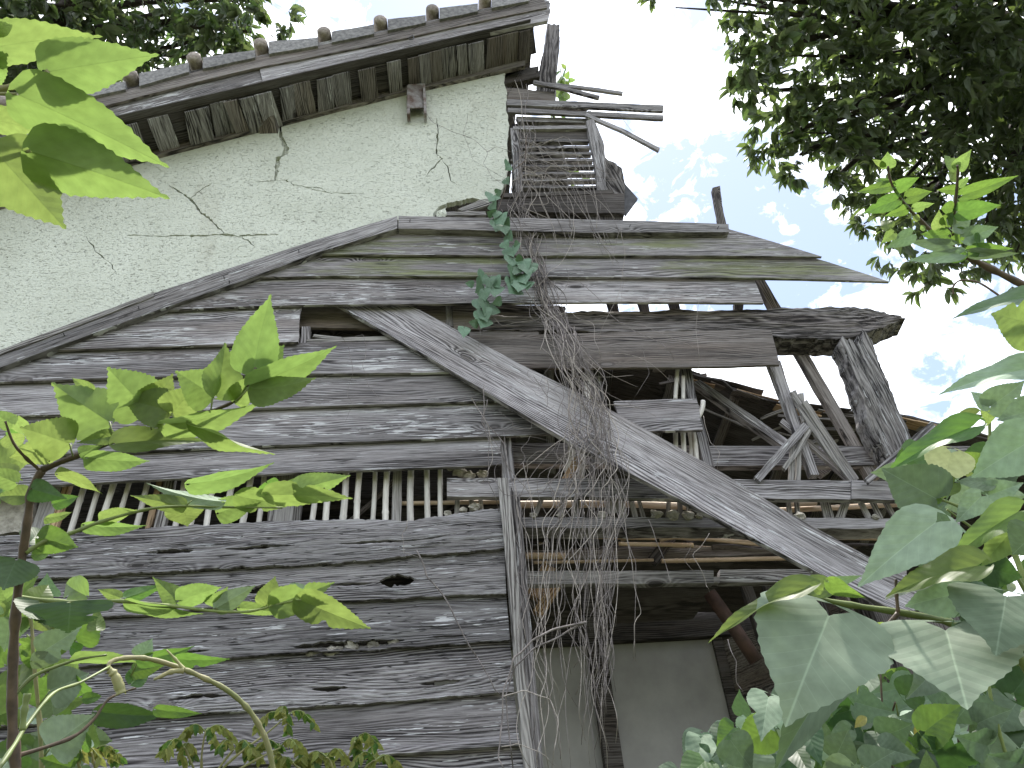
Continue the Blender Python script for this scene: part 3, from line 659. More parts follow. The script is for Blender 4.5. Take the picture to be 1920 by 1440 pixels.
# bargeboards
plank('bargeboard', [(-80, 245), (0, 226), (180, 181), (243, 163), (370, 130), (480, 104)], [(-80, 304), (0, 283), (233, 224), (400, 181), (492, 154)], -.30, -.30, .03, M_PAINT, roofdeck, nx=60, nzz=6, relief=.002, edge=.003)
plank('bargeboard', [(481, 105), (560, 88), (710, 58), (909, 16), (1012, -4), (1030, 2)], [(493, 155), (640, 123), (785, 87), (935, 57), (1027, 38), (1031, 20)], -.31, -.31, .03, M_GREY, roofdeck, nx=60, nzz=8, relief=.003, edge=.003, jag=(0, .04))
plank('barge_cap', [(-80, 247), (0, 227), (180, 183), (370, 134), (480, 107), (560, 93), (710, 62), (909, 18), (1018, -6)], [(-80, 266), (0, 246), (180, 203), (370, 153), (480, 127), (560, 112), (710, 82), (909, 38), (1026, 14)], -.325, -.325, .02, M_BROWN, roofdeck, nx=60, nzz=4, relief=.001)
# rake tiles: slab + round end cap, one object each
def cap_mesh():
    vs, fs = [], []; n = 10
    prof = [(.0, -.075), (.034, -.073), (.05, -.06), (.052, -.03), (.052, .0), (.052, .06)]
    for r, y in prof:
        for k in range(n): 
            a = 2 * math.pi * k / n; vs.append((r * math.cos(a), y, r * math.sin(a) * 1.1))
    for i in range(len(prof) - 1):
        for k in range(n):
            a = i * n + k; b = i * n + (k + 1) % n; fs.append((a, b, b + n, a + n))
    return tomesh('cap_tile', vs, fs, True)
capm = cap_mesh(); capm.materials.append(M_CAP)
knobs = [(-110, 222), (10, 196), (128, 172), (248, 146), (367, 113), (491, 86), (609, 64), (714, 42), (811, 21), (909, 0), (1005, -20)]
for i, (a, b) in enumerate(knobs):
    c = P(a, b + 8, -.30)
    M = Matrix.Translation(c) @ Matrix.Rotation(rr.uniform(-.08, .08), 4, 'X') @ Matrix.Rotation(rr.uniform(-.1, .1), 4, 'Y')
    link('cap_tile', capm, None, roofdeck, M)
    if i + 1 < len(knobs):
        a2, b2 = knobs[i + 1]
        tl = (a + 13, b - 7 + rr.uniform(-2, 2)); t2 = (a2 - 13, b2 + 6 + rr.uniform(-2, 2))
        plank('roof_tile', [tl, t2], [(a + 13, b + 15), (a2 - 13, b2 + 21)], -.345, -.345, .3, M_TILE, roofdeck, nx=10, nzz=3, edge=.004, relief=.003)
# metal channel bracket with a cable
br = plank('eave_bracket', [(765, 158), (763, 202)], [(797, 156), (800, 202)], -.09, -.05, .012, M_METAL, H, nx=5, nzz=3, edge=0)
PW('bracket_flange', [(763, 160), (763, 213)], [(767, 160), (769, 212)], -.085, .07, M_METAL, br, nx=4, nzz=1, edge=0)
PW('bracket_flange', [(793, 158), (795, 213)], [(797, 158), (800, 212)], -.085, .07, M_METAL, br, nx=4, nzz=1, edge=0)
staple = smooth_path([P(a, b, -.345) for a, b in [(763, 72), (768, 70), (774, 66), (775, 73), (767, 74)]], 3)
tube('bent_nail', staple, .004, M_SLATE, roofdeck, 5)

# ------------------------------------------------------------ collapsed rear roof on the right
def rear_roof():
    edge = [(760, 560), (1040, 640), (1180, 668), (1301, 701), (1361, 717), (1374, 730), (1447, 754), (1537, 772), (1620, 773), (1706, 782), (1789, 804), (1900, 838), (2100, 890)]
    root = None; r2 = random.Random(8)
    W = [P(a, b, .8) for a, b in edge]
    # long boards running down the slope, stacked in depth like torn sheathing
    y = .8
    first = plank('rear_roof', W, [p + Vector((0, .25, -.05)) for p in W], 0, 0, .02, M_DARK, H, nx=60, nzz=3, world=True, edge=.012)
    yy = .95; k = 0
    while yy < 4.2:
        wd = .45
        T = [p + Vector((0, yy - .8, -.01 * k)) for p in W]; B = [p + Vector((0, yy - .8 + wd, -.01 * k - .02)) for p in W]
        plank('sheathing_board', T, B, 0, 0, .02, M_DARK, first, nx=24, nzz=1, world=True, edge=.01)
        yy += wd - .03; k += 1
    for i in range(80):     # shingle splinters along the torn edge
        u = r2.random(); p = lerp(W[2:], u) + Vector((0, -.03 + r2.uniform(0, .1), r2.uniform(-.02, .03)))
        L = r2.uniform(.08, .35); d = Vector((1, r2.uniform(-.15, .15), -.38 + r2.uniform(-.12, .12))).normalized()
        wv = Vector((0, 1, .1)) * r2.uniform(.06, .14)
        plank('shingle', [p + wv, p + wv + d * L], [p, p + d * L], 0, 0, .008, r2.choice((M_TAN, M_DARK, M_BROWN, M_PALE)), first, nx=6, nzz=2, world=True, edge=.006, jag=(.01, .02))
    for i in range(9):      # rafters still under the torn sheathing
        u0 = .12 + i * .09; p = lerp(W, u0) + Vector((0, .06, -.07)); q = p + Vector((r2.uniform(.1, .25), 1.6, r2.uniform(-.12, 0)))
        plank('rear_rafter', [p, q], [p + Vector((.06, 0, -.02)), q + Vector((.06, 0, -.02))], 0, 0, .05, r2.choice((M_BROWN, M_DARK, M_GREY)), first, nx=10, nzz=2, world=True, edge=.004)
    for i in range(14):     # splintered laths tangled below the edge
        p = lerp(W[2:9], r2.random()) + Vector((r2.uniform(-.1, .1), r2.uniform(-.1, .3), -r2.uniform(.1, .55)))
        d = Vector((1, r2.uniform(-.3, .3), r2.uniform(-.9, .5))).normalized() * r2.uniform(.15, .5); n_ = Vector((-d.z, 0, d.x)).normalized() * r2.uniform(.012, .028)
        plank('splinter', [p + n_, p + n_ + d], [p, p + d], 0, 0, .012, r2.choice((M_PALE, M_BROWN, M_DARK, M_GREY)), first, nx=6, nzz=2, world=True, edge=.005, jag=(.01, .02))
    return first
rear_roof()
# interior: back wall boards, ceiling, plaster panels, posts
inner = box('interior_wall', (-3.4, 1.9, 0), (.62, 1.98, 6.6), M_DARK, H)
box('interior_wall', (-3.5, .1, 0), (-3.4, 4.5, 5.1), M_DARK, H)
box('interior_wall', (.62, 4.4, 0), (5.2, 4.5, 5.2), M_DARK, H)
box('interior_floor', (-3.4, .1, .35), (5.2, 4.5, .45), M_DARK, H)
# plaster room panels under the lintel
def quad(name, pts, mat, th=.03, parent=H, depth=None):
    vs = list(pts); nrm = (vs[1] - vs[0]).cross(vs[3] - vs[0]).normalized()
    if nrm.y < 0: nrm = -nrm
    vs += [v + nrm * th for v in vs]
    return link(name, tomesh(name, vs, [(0, 1, 2, 3), (4, 7, 6, 5), (0, 4, 5, 1), (1, 5, 6, 2), (2, 6, 7, 3), (3, 7, 4, 0)]), mat, parent, Matrix())
yw = 1.3
a = P(1000, 1206, yw); b = P(1338, 1206, yw); zt = (a.z + b.z) / 2
pan = box('interior_panel', (a.x - .6, yw, .45), (b.x, yw + .04, zt), M_PANEL, H)
box('interior_beam', (a.x - .6, yw - .07, zt - .005), (b.x + .2, yw + .05, zt + .10), M_DARK, H)
box('interior_post', (P(1112, 1300, yw).x, yw - .08, .45), (P(1112, 1300, yw).x + .1, yw - .003, zt + .6), M_DARK, H)
box('interior_post', (b.x - .01, yw - .03, .45), (b.x + .05, yw + .06, zt + .02), M_DARK, H)
quad('interior_panel', [Vector((b.x + .05, yw, .45)), Vector((b.x + .55, yw - .7, .45)), Vector((b.x + .55, yw - .7, zt - .02)), Vector((b.x + .05, yw, zt - .02))], M_BROWN)
# ceiling over the room: torn boards and bamboo lath
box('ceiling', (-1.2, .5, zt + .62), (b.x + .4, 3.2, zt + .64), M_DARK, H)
r3 = random.Random(4)
for i in range(16):
    px = 1000 + r3.random() * 560; py = 1000 + r3.random() * 60; yv = r3.uniform(.35, 1.2)
    aP = P(px, py, yv); L = r3.uniform(.3, .9)
    d = Vector((1, r3.uniform(-.1, .1), r3.uniform(-.06, .06)))
    n = 8; tube('ceiling_bamboo', [aP + d * (L * k / n) + Vector((0, 0, .01 * math.sin(k))) for k in range(n + 1)], r3.uniform(.012, .02), r3.choice((M_BAMTAN, M_DARK, M_BROWN)), H, 6)
for x0_, y0_, x1_, y1_, rp in ((1200, 1002, 1480, 1022, 1.), (1310, 1010, 1560, 1034, .8), (1240, 1052, 1600, 1044, 1.), (985, 1042, 1060, 1043, 1.5), (1000, 1055, 1225, 1050, .7), (990, 1004, 1230, 1010, .8), (1568, 1008, 1660, 1010, 1.), (1160, 1020, 1300, 1022, 1.)):
    bamboo(x0_, y0_, x1_, y1_, .45, rp, M_BAMTAN, 0)  # strips coloured tan as if sunlit
for (q, w_, yv, mt) in (([(1285, 1010), (1330, 990)], 24, .5, M_DARK), ([(1225, 1050), (1262, 1002)], 20, .45, M_DARK), ([(1000, 1118), (1030, 1060)], 26, .5, M_TAN), ([(1010, 1150), (1045, 1088)], 22, .48, M_TAN)):
    (x0, y0), (x1, y1) = q; l = math.hypot(x1 - x0, y1 - y0); ux, uy = -(y1 - y0) / l * w_ / 2, (x1 - x0) / l * w_ / 2
    BM('brace', [(x0 + ux, y0 + uy), (x1 + ux, y1 + uy)], [(x0 - ux, y0 - uy), (x1 - ux, y1 - uy)], yv, .05, mt, nx=8)
for i in range(9):
    px = 1390 + i * 42; BM('ceiling_joist', [(px, 1096), (px + 36, 1205)], [(px + 20, 1096), (px + 58, 1205)], .6 + .05 * (i % 3), .04, M_DARK, nx=6)
tube('rust_brown_pipe', [P(1330, 1112, .5), P(1375, 1175, .5), P(1418, 1240, .5)], .036, M_RUSTPIPE, H, 10)
# dark timbers at the lower right corner
for q in ([(1612, 1090), (1700, 1290), (1760, 1460)], [(1690, 1085), (1785, 1260), (1850, 1460)], [(1762, 1080), (1850, 1250), (1920, 1440)], [(1840, 1210), (1960, 1440), (2010, 1520)], [(1500, 1180), (1545, 1330), (1580, 1460)]):
    BM('leaning_board', q, [(a + 66, b - 6) for a, b in q], .12, .03, M_DARK if q[0][0] < 1700 else M_BROWN, nx=30)
BM('rail', [(1660, 1345), (1960, 1375)], [(1660, 1372), (1960, 1403)], .05, .05, M_DARK)

# ------------------------------------------------------------ loose timbers, each a thing of its own
def loose(name, label, cat, group, top, bot, y0, y1, th, mat, **k):
    T = [P(a, b, y0 + (y1 - y0) * i / (len(top) - 1)) for i, (a, b) in enumerate(top)]
    B = [P(a, b, y0 + (y1 - y0) * i / (len(bot) - 1)) for i, (a, b) in enumerate(bot)]
    a = dict(nx=30, nzz=3, edge=.003, relief=.002, world=True); a.update(k)
    o = plank(name, T, B, 0, 0, th, mat, None, **a); return tag(o, label, cat, group)
loose('fallen_plank', 'long wide weathered plank hanging diagonally across the torn siding', 'plank', None,
      [(770, 572), (862, 622), (975, 682), (1125, 757), (1320, 866), (1462, 952), (1639, 1050), (1760, 1110)],
      [(628, 568), (720, 622), (825, 682), (937, 750), (1087, 840), (1271, 934), (1530, 1072), (1700, 1155)], -.02, -.30, .028, M_GREY, nx=160, nzz=12, relief=.0015, edge=.003, cup=-.012)
def stick(label, pts, wpx, y0, y1, mat=M_GREY, grp='loose sticks leaning behind the upper rail', name='loose_stick', **k):
    T, B = [], []
    for i, (x_, y_) in enumerate(pts):
        q0, q1 = pts[max(i - 1, 0)], pts[min(i + 1, len(pts) - 1)]; l = math.hypot(q1[0] - q0[0], q1[1] - q0[1])
        ux, uy = (q1[1] - q0[1]) / l * wpx / 2, -(q1[0] - q0[0]) / l * wpx / 2
        T.append((x_ + ux, y_ + uy)); B.append((x_ - ux, y_ - uy))
    return loose(name, label, 'stick', grp, T, B, y0, y1, .02, mat, jag=(.015, .02), **k)
stick('thick grey stick leaning up to the right across the rafter foot', [(1420, 898), (1475, 838), (1512, 796)], 15, -.05, -.01)
stick('thin stick laid just under the thick one, leaning to the right', [(1470, 878), (1500, 840), (1530, 783)], 10, -.02, .0, M_PALE)
stick('split stick leaning down to the right from the rafter to the rail', [(1487, 733), (1520, 795), (1560, 850), (1600, 900)], 11, -.02, .01, M_PALE)
stick('rightmost of the sticks leaning down to the right onto the rail', [(1509, 752), (1540, 800), (1572, 848), (1606, 900)], 10, -.03, .02, M_PALE)
stick('lowest crossing stick, running from left of the rafter down to the rail', [(1465, 788), (1500, 815), (1540, 850), (1592, 898)], 9, .05, .05)
stick('left upright stick standing on the rail beside the rafter foot', [(1484, 900), (1486, 860), (1487, 824)], 9, .0, .0, M_PALE)
stick('right upright stick standing on the rail beside the rafter foot', [(1497, 900), (1498, 860), (1499, 822)], 9, .01, .01, M_PALE)
stick('short stub of a stick upright where the sticks cross', [(1502, 737), (1505, 760), (1509, 790)], 9, .0, .0, M_PALE)
stick('long stick leaning up to the right in front of the peeling corner post', [(1626, 902), (1690, 845), (1750, 794)], 13, -.1, -.12)
g2 = 'poles sticking out beside the gable window'
stick('upper of the two long straight poles jutting right above the window', [(950, 191), (1090, 196), (1244, 203)], 11, .0, .0, M_GREY, g2, 'broken_pole')
stick('lower of the two long straight poles jutting right above the window', [(952, 206), (1100, 213), (1244, 220)], 8, -.01, -.01, M_GREY, g2, 'broken_pole')
stick('thin pole drooping down to the right from the window head', [(1098, 214), (1170, 245), (1236, 280)], 6, -.02, -.04, M_GREY, g2, 'broken_pole')
stick('thin pointed lath jutting right beside the ridge post, uppermost', [(1010, 155), (1090, 163), (1168, 174)], 5, -.01, -.01, M_GREY, g2, 'broken_pole')
stick('short lath end jutting right just below the pointed one', [(1000, 153), (1060, 165), (1124, 182)], 6, -.02, -.02, M_GREY, g2, 'broken_pole')

# ------------------------------------------------------------ leaves
PROF = [(-.13, 0, .10), (-.10, .13, .27), (-.04, .06, .38), (.0, 0, .42), (.08, 0, .455), (.2, 0, .47), (.33, 0, .445), (.46, 0, .385), (.58, 0, .31), (.7, 0, .22), (.8, 0, .135), (.88, 0, .07), (.94, 0, .035), (1., 0, 0)]
OVAL = [(.0, 0, .02), (.06, 0, .16), (.18, 0, .29), (.33, 0, .35), (.5, 0, .33), (.65, 0, .26), (.78, 0, .17), (.88, 0, .09), (.94, 0, .04), (1., 0, 0)]
MULB = [(-.06, 0, .08), (-.03, .05, .25), (.0, 0, .32), (.07, 0, .385), (.2, 0, .41), (.35, 0, .39), (.5, 0, .33), (.64, 0, .25), (.76, 0, .165), (.85, 0, .095), (.92, 0, .04), (.96, 0, .018), (1.02, 0, 0)]
def interp(prof, v):
    for a, b in zip(prof, prof[1:]):
        if v <= b[0]:
            t = (v - a[0]) / (b[0] - a[0]); return a[1] + (b[1] - a[1]) * t, a[2] + (b[2] - a[2]) * t
    return 0, 0
def leafmesh(name, prof, rows=30, ns=3, serr=.02, fold=.25, droop=.25, wav=.03, lobe=None, seed=1):
    rl = random.Random(seed); vs, uvs, fs = [], [], []
    v0, v1 = prof[0][0], prof[-1][0]
    for side in (-1, 1):
        o = len(vs)
        for i in range(rows + 1):
            v = v0 + (v1 - v0) * i / rows
            xi, xo = interp(prof, v)
            if lobe and lobe[0] == side: 
                xo *= 1 - lobe[2] * math.exp(-((v - lobe[1]) / .06) ** 2)
                xi = min(xi, xo)
            for j in range(ns + 1):
                s = j / ns; x = xi + (xo - xi) * s; y = v
                if j == ns and serr and 0 < i < rows:
                    if i % 2: x += serr * rl.uniform(.6, 1.3); y += serr * .4
                    x *= rl.uniform(.985, 1.015)
                z = fold * x - droop * (v * v) + wav * math.sin(v * 9 + side * 1.3 + seed) * (x / .4) - fold * .9 * x * x
                vs.append(Vector((side * x, y, z))); uvs.append((side * x, v))
        for i in range(rows):
            for j in range(ns):
                a = o + i * (ns + 1) + j
                f = (a, a + 1, a + ns + 2, a + ns + 1)
                fs.append(f if side > 0 else f[::-1])
    me = tomesh(name, vs, fs, True); ul = me.uv_layers.new(name='UVMap')
    for l in me.loops: ul.data[l.index].uv = uvs[l.vertex_index]
    return me
LM = {
 'm': [leafmesh('leaf', MULB, seed=1), leafmesh('leaf', MULB, seed=2, droop=.4, fold=.35), leafmesh('leaf', MULB, seed=3, droop=.15, wav=.05, fold=.45), leafmesh('leaf', MULB, lobe=(1, .4, .5), seed=4), leafmesh('leaf', MULB, lobe=(-1, .5, .55), seed=5, fold=.4)],
 'p': [leafmesh('leaf', PROF, serr=.012, seed=11, fold=.12, droop=.22), leafmesh('leaf', PROF, serr=.012, seed=12, fold=.3, droop=.35, wav=.05), leafmesh('leaf', PROF, serr=.012, seed=13, fold=.2, droop=.12), leafmesh('leaf', PROF, serr=.012, seed=14, fold=.15, droop=.3, lobe=(1, .55, .4))],
 'o': [leafmesh('leaf', OVAL, serr=.008, seed=21), leafmesh('leaf', OVAL, serr=.008, seed=22, fold=.5, droop=.4)],
 'i': [leafmesh('leaf', [(a, b, c * 1.15) for a, b, c in PROF], rows=12, ns=2, serr=0, seed=31, fold=.14, droop=.12)],
}
def withmat(me, mat):
    k = (me.name, mat.name)
    if k not in WM:
        c = me.copy(); c.materials.clear(); c.materials.append(mat); WM[k] = c
    return WM[k]
WM = {}
def leaf_M(b, t, wf, roll, wid=None):
    ax = (t - b); L = ax.length; ax.normalize()
    toc = (CAM - (b + t) / 2); nz_ = (toc - ax * toc.dot(ax)).normalized()
    nz_ = Matrix.Rotation(math.radians(roll), 3, ax) @ nz_
    xx = ax.cross(nz_)
    R = Matrix((xx, ax, nz_)).transposed()
    return Matrix.Translation(b) @ R.to_4x4() @ Matrix.Diagonal((L * wf, L, L * min(1, .5 + wf / 2), 1))
LV = random.Random(77)
def leaf(parent, base, tip, dist, wpx, kind='m', mat=None, dd=0., roll=None, var=None, flip=False):
    """traced leaf: base and tip pixels, distance, visible width in pixels"""
    b = D(*base, dist); t = D(*tip, dist + dd)
    L = (t - b).length; wm = wpx / FPX * dist
    roll = LV.uniform(-35, 35) if roll is None else roll
    k = {'m': .8, 'p': .93, 'o': .68, 'i': .93}[kind]
    wf = wm / L / k / max(.35, math.cos(math.radians(roll)))
    if flip: roll += 180
    me = LM[kind][var if var is not None else LV.randrange(len(LM[kind]))]
    return link('leaf', withmat(me, mat), None, parent, leaf_M(b, t, wf, roll))
def petiole(parent, a, b, r, mat):
    m = (a + b) / 2 + Vector((0, 0, -.06 * (a - b).length)); tube('petiole', [a, m, b], [r, r * .9, r * .8], mat, parent, 5)

# mulberry sapling on the left ------------------------------------
LT = empty('mulberry_sapling', (D(36, 1440, 1.5).x, D(36, 1440, 1.5).y, 0), 'young mulberry sapling with bright green toothed leaves in front of the siding, bottom left', 'sapling')
def branch(parent, px, d0, d1, r0, r1, mat, name='branch', down=False, k=5):
    n = len(px); w_ = [D(a, b, d0 + (d1 - d0) * i / (n - 1)) for i, (a, b) in enumerate(px)]
    pts = smooth_path(w_, k)
    if down: pts = [Vector((w_[0].x + .02, w_[0].y + .02, -.1))] + pts
    m = len(pts)
    rs = [(r0 + (r1 - r0) * i / (m - 1)) * (1 + .12 * math.sin(i * 1.7) + (.2 if i % k == 0 else 0)) for i in range(m)]
    return tube(name, pts, rs, mat, parent, 7), w_
branch(LT, [(36, 1500), (24, 1369), (24, 1256), (30, 1144), (41, 1050), (49, 994), (60, 919), (80, 880)], 1.5, 1.42, .008, .006, M_STEMB, 'trunk', True)
branch(LT, [(80, 880), (142, 855), (217, 826), (319, 799), (394, 772), (442, 750), (465, 720), (479, 690)], 1.42, 1.30, .005, .002, M_STEMB)
branch(LT, [(48, 1036), (90, 1012), (135, 999), (187, 979), (270, 956), (337, 949), (420, 951), (530, 952)], 1.45, 1.45, .004, .0015, M_STEM)
branch(LT, [(30, 1120), (110, 1128), (188, 1129), (225, 1127), (319, 1136), (405, 1146), (469, 1146), (525, 1132), (565, 1124)], 1.48, 1.4, .004, .0015, M_STEM)
branch(LT, [(22, 1310), (60, 1270), (105, 1250), (150, 1236), (200, 1228)], 1.48, 1.5, .0035, .0015, M_STEM)
branch(LT, [(22, 1420), (130, 1385), (175, 1350), (205, 1310), (255, 1290)], 1.5, 1.55, .0035, .0015, M_STEMB)
branch(LT, [(79, 1460), (74, 1350), (63, 1237), (58, 1165), (40, 1130)], 1.6, 1.6, .004, .002, M_STEMY)
branch(LT, [(80, 885), (50, 860), (25, 830), (10, 790)], 1.42, 1.4, .003, .0015, M_STEMB)
branch(LT, [(84, 880), (95, 850), (85, 810), (70, 790)], 1.42, 1.45, .003, .0015, M_STEMB)
B_, C_, K_ = ML_BRIGHT, ML_MID, ML_DARK
for row in [
 # base, tip, width, mat, var, dist, attach
 ((474, 697), (499, 562), 75, B_, 0, 1.3, 12), ((470, 722), (634, 664), 52, B_, 0, 1.3, 30), ((472, 729), (596, 729), 50, B_, 1, 1.29, -30), ((478, 700), (540, 650), 60, C_, 0, 1.33, 20),
 ((399, 742), (336, 697), 70, B_, 3, 1.32, 10), ((404, 742), (432, 645), 62, B_, 2, 1.31, 40), ((440, 752), (478, 705), 40, B_, 0, 1.33, 0),
 ((322, 774), (368, 728), 60, B_, 0, 1.34, 20), ((318, 772), (232, 742), 66, B_, 0, 1.34, 20), ((276, 767), (196, 690), 84, B_, 3, 1.36, 10), ((280, 768), (322, 712), 60, B_, 1, 1.37, 10),
 ((205, 791), (98, 724), 84, B_, 2, 1.38, 15), ((131, 832), (36, 796), 66, B_, 0, 1.38, -10), ((308, 795), (499, 787), 38, B_, 1, 1.33, 50), ((215, 832), (386, 810), 38, B_, 0, 1.35, -40),
 ((360, 793), (506, 864), 20, B_, 2, 1.32, 65), ((165, 858), (287, 876), 34, B_, 0, 1.37, 30), ((95, 838), (10, 872), 40, B_, 1, 1.4, -20), ((108, 890), (199, 914), 20, B_, 0, 1.4, 50),
 ((212, 818), (154, 826), 24, B_, 1, 1.37, 10), ((24, 796), (-20, 770), 26, B_, 0, 1.4, 0), ((172, 735), (134, 708), 20, B_, 0, 1.4, 0), ((150, 850), (186, 838), 20, B_, 1, 1.38, 0), ((60, 917), (113, 932), 34, K_, 0, 1.4, 0),
 ((20, 815), (36, 852), 30, B_, 1, 1.42, 0), ((100, 850), (140, 822), 22, B_, 1, 1.42, 0), ((30, 905), (-30, 880), 30, B_, 0, 1.45, 0), ((50, 930), (-10, 925), 30, B_, 1, 1.45, 20),
 # second branch
 ((345, 948), (252, 933), 28, B_, 0, 1.45, 10), ((415, 940), (285, 930), 24, ML_BLUE, 1, 1.45, 40), ((345, 950), (351, 984), 58, B_, 0, 1.47, 0), ((356, 907), (515, 893), 32, B_, 1, 1.44, 40), ((410, 962), (488, 934), 42, B_, 0, 1.47, 0),
 ((445, 930), (558, 954), 40, B_, 3, 1.44, 20), ((500, 928), (662, 925), 40, B_, 3, 1.43, 20), ((556, 918), (650, 893), 44, B_, 4, 1.42, 0), ((190, 976), (255, 950), 24, B_, 0, 1.46, 30), ((160, 984), (281, 1001), 22, B_, 1, 1.46, 30),
 ((86, 971), (143, 967), 16, B_, 0, 1.46, 40), ((500, 905), (520, 935), 34, C_, 0, 1.45, 0), ((100, 945), (150, 930), 22, C_, 0, 1.46, 0), ((520, 930), (550, 900), 26, C_, 0, 1.45, 0),
 # third branch
 ((335, 1127), (418, 1093), 36, B_, 0, 1.45, 20), ((332, 1126), (299, 1094), 34, B_, 1, 1.45, 0), ((226, 1121), (184, 1105), 18, B_, 0, 1.46, 0), ((236, 1121), (300, 1100), 22, C_, 1, 1.46, 0), ((240, 1128), (372, 1167), 20, B_, 0, 1.45, 50),
 ((405, 1140), (482, 1096), 32, ML_BLUE, 0, 1.43, 0), ((405, 1138), (420, 1112), 40, B_, 1, 1.44, 0), ((500, 1134), (515, 1084), 40, B_, 0, 1.42, 0), ((510, 1135), (628, 1096), 48, B_, 4, 1.41, 10), ((560, 1124), (697, 1185), 50, B_, 3, 1.4, 10),
 ((450, 1140), (540, 1147), 20, B_, 0, 1.43, 20), ((520, 1130), (500, 1112), 20, B_, 0, 1.42, 0), ((540, 1122), (600, 1115), 46, ML_BLUE, 1, 1.43, 0),
 # lower left
 ((30, 1050), (5, 1108), 66, K_, 0, 1.44, 0), ((132, 1130), (128, 1182), 110, K_, 4, 1.42, 0), ((75, 1130), (48, 1170), 60, K_, 1, 1.43, 0), ((72, 1008), (152, 1024), 40, C_, 0, 1.45, 10), ((55, 1018), (86, 983), 42, K_, 0, 1.46, 0),
 ((64, 1136), (97, 1092), 42, B_, 0, 1.55, 10), ((77, 1224), (148, 1178), 46, ML_BLUE, 3, 1.55, 0), ((60, 1240), (118, 1232), 24, ML_BLUE, 0, 1.55, 20), ((94, 1294), (172, 1266), 56, ML_BLUE, 1, 1.58, 10), ((96, 1400), (166, 1344), 66, ML_BLUE, 0, 1.52, 10),
 ((138, 1238), (260, 1228), 18, B_, 0, 1.5, 50), ((262, 1232), (284, 1200), 30, ML_BLUE, 0, 1.5, 0), ((262, 1236), (375, 1225), 24, C_, 1, 1.5, 30), ((330, 1236), (428, 1244), 22, C_, 3, 1.5, 30), ((245, 1282), (285, 1238), 30, C_, 0, 1.53, 0),
 ((182, 1334), (315, 1355), 34, K_, 1, 1.55, 20), ((292, 1330), (378, 1343), 18, C_, 0, 1.55, 20), ((155, 1310), (198, 1305), 16, C_, 0, 1.55, 0), ((50, 1140), (40, 1182), 40, B_, 0, 1.6, 0), ((20, 1160), (10, 1210), 50, ML_BLUE, 0, 1.6, 0),
 ((60, 1040), (104, 1038), 18, C_, 1, 1.46, 0), ((250, 1260), (300, 1250), 26, C_, 0, 1.53, 0), ((135, 1440), (85, 1425), 40, C_, 1, 1.55, 0), ((150, 1395), (180, 1380), 30, C_, 1, 1.55, 0), ((180, 1180), (182, 1150), 24, B_, 1, 1.45, 0)]:
    b, t, wd, mt, var, dist, rl = row
    leaf(LT, b, t, dist, wd * 1.05, 'm', mt, LV.uniform(-.03, .05), rl, var, flip=LV.random() < .5)
# petioles of the bigger leaves
for (a, b, d) in [((478, 690), (474, 699), 1.3), ((399, 742), (395, 772), 1.31), ((322, 774), (332, 795), 1.33), ((276, 767), (284, 806), 1.35), ((205, 791), (215, 824), 1.37), ((131, 832), (137, 856), 1.38), ((470, 722), (445, 750), 1.3),
                  ((95, 838), (92, 866), 1.4), ((77, 1224), (86, 1265), 1.56), ((94, 1294), (76, 1318), 1.6), ((96, 1400), (80, 1420), 1.6), ((64, 1200), (50, 1190), 1.6), ((345, 950), (360, 938), 1.45), ((405, 1140), (412, 1146), 1.43), ((132, 1130), (100, 1130), 1.46), ((262, 1232), (245, 1268), 1.53)]:
    petiole(LT, D(*a, d), D(*b, d), .0016, M_STEM)
for _ in range(80):
    x_ = LV.uniform(-40, 175); y_ = LV.uniform(1110, 1450) if LV.random() < .8 else LV.uniform(780, 960)
    if y_ < 1000: x_ = LV.uniform(-40, 40)
    a = LV.uniform(0, 6.28); L = LV.uniform(35, 80)
    leaf(LT, (x_, y_), (x_ + L * math.cos(a), y_ + L * .7 * math.sin(a)), LV.uniform(1.6, 2.3), L * LV.uniform(.4, .75), 'm', LV.choice((B_, C_, ML_BLUE, B_, C_)), LV.uniform(-.05, .1), flip=LV.random() < .5)

# mulberry twig hanging in at the top left ---------------------------
TT = empty('mulberry_branch', tuple(D(-300, 260, .85)), 'nearest mulberry twig with large translucent leaves reaching in at the upper left edge', 'branch')
branch(TT, [(-300, 260), (-120, 200), (0, 168), (45, 160), (70, 152), (90, 133)], .85, .8, .004, .0018, M_STEMY)
branch(TT, [(-300, 260), (-120, 282), (0, 286), (57, 284)], .85, .8, .0035, .0016, M_STEMY)
branch(TT, [(-120, 200), (-30, 178), (33, 177)], .82, .8, .002, .0014, M_STEMY)
for b, t, wd, var, rl, dist in [((88, 135), (279, 102), 84, 0, 5, .8), ((-40, 95), (166, 50), 62, 1, 20, .84), ((33, 177), (306, 296), 92, 0, 15, .79), ((57, 284), (302, 357), 100, 1, 8, .78), ((-15, 278), (122, 428), 112, 0, 0, .8),
                                ((150, 232), (238, 271), 52, 1, 30, .84), ((-30, 222), (80, 238), 44, 0, 30, .83), ((-10, 60), (30, 42), 20, 0, 0, .84), ((-60, 130), (20, 100), 70, 2, 0, .86)]:
    leaf(TT, b, t, dist, wd * .97, 'm', ML_BRIGHT, LV.uniform(-.02, .03), rl, var, flip=True)

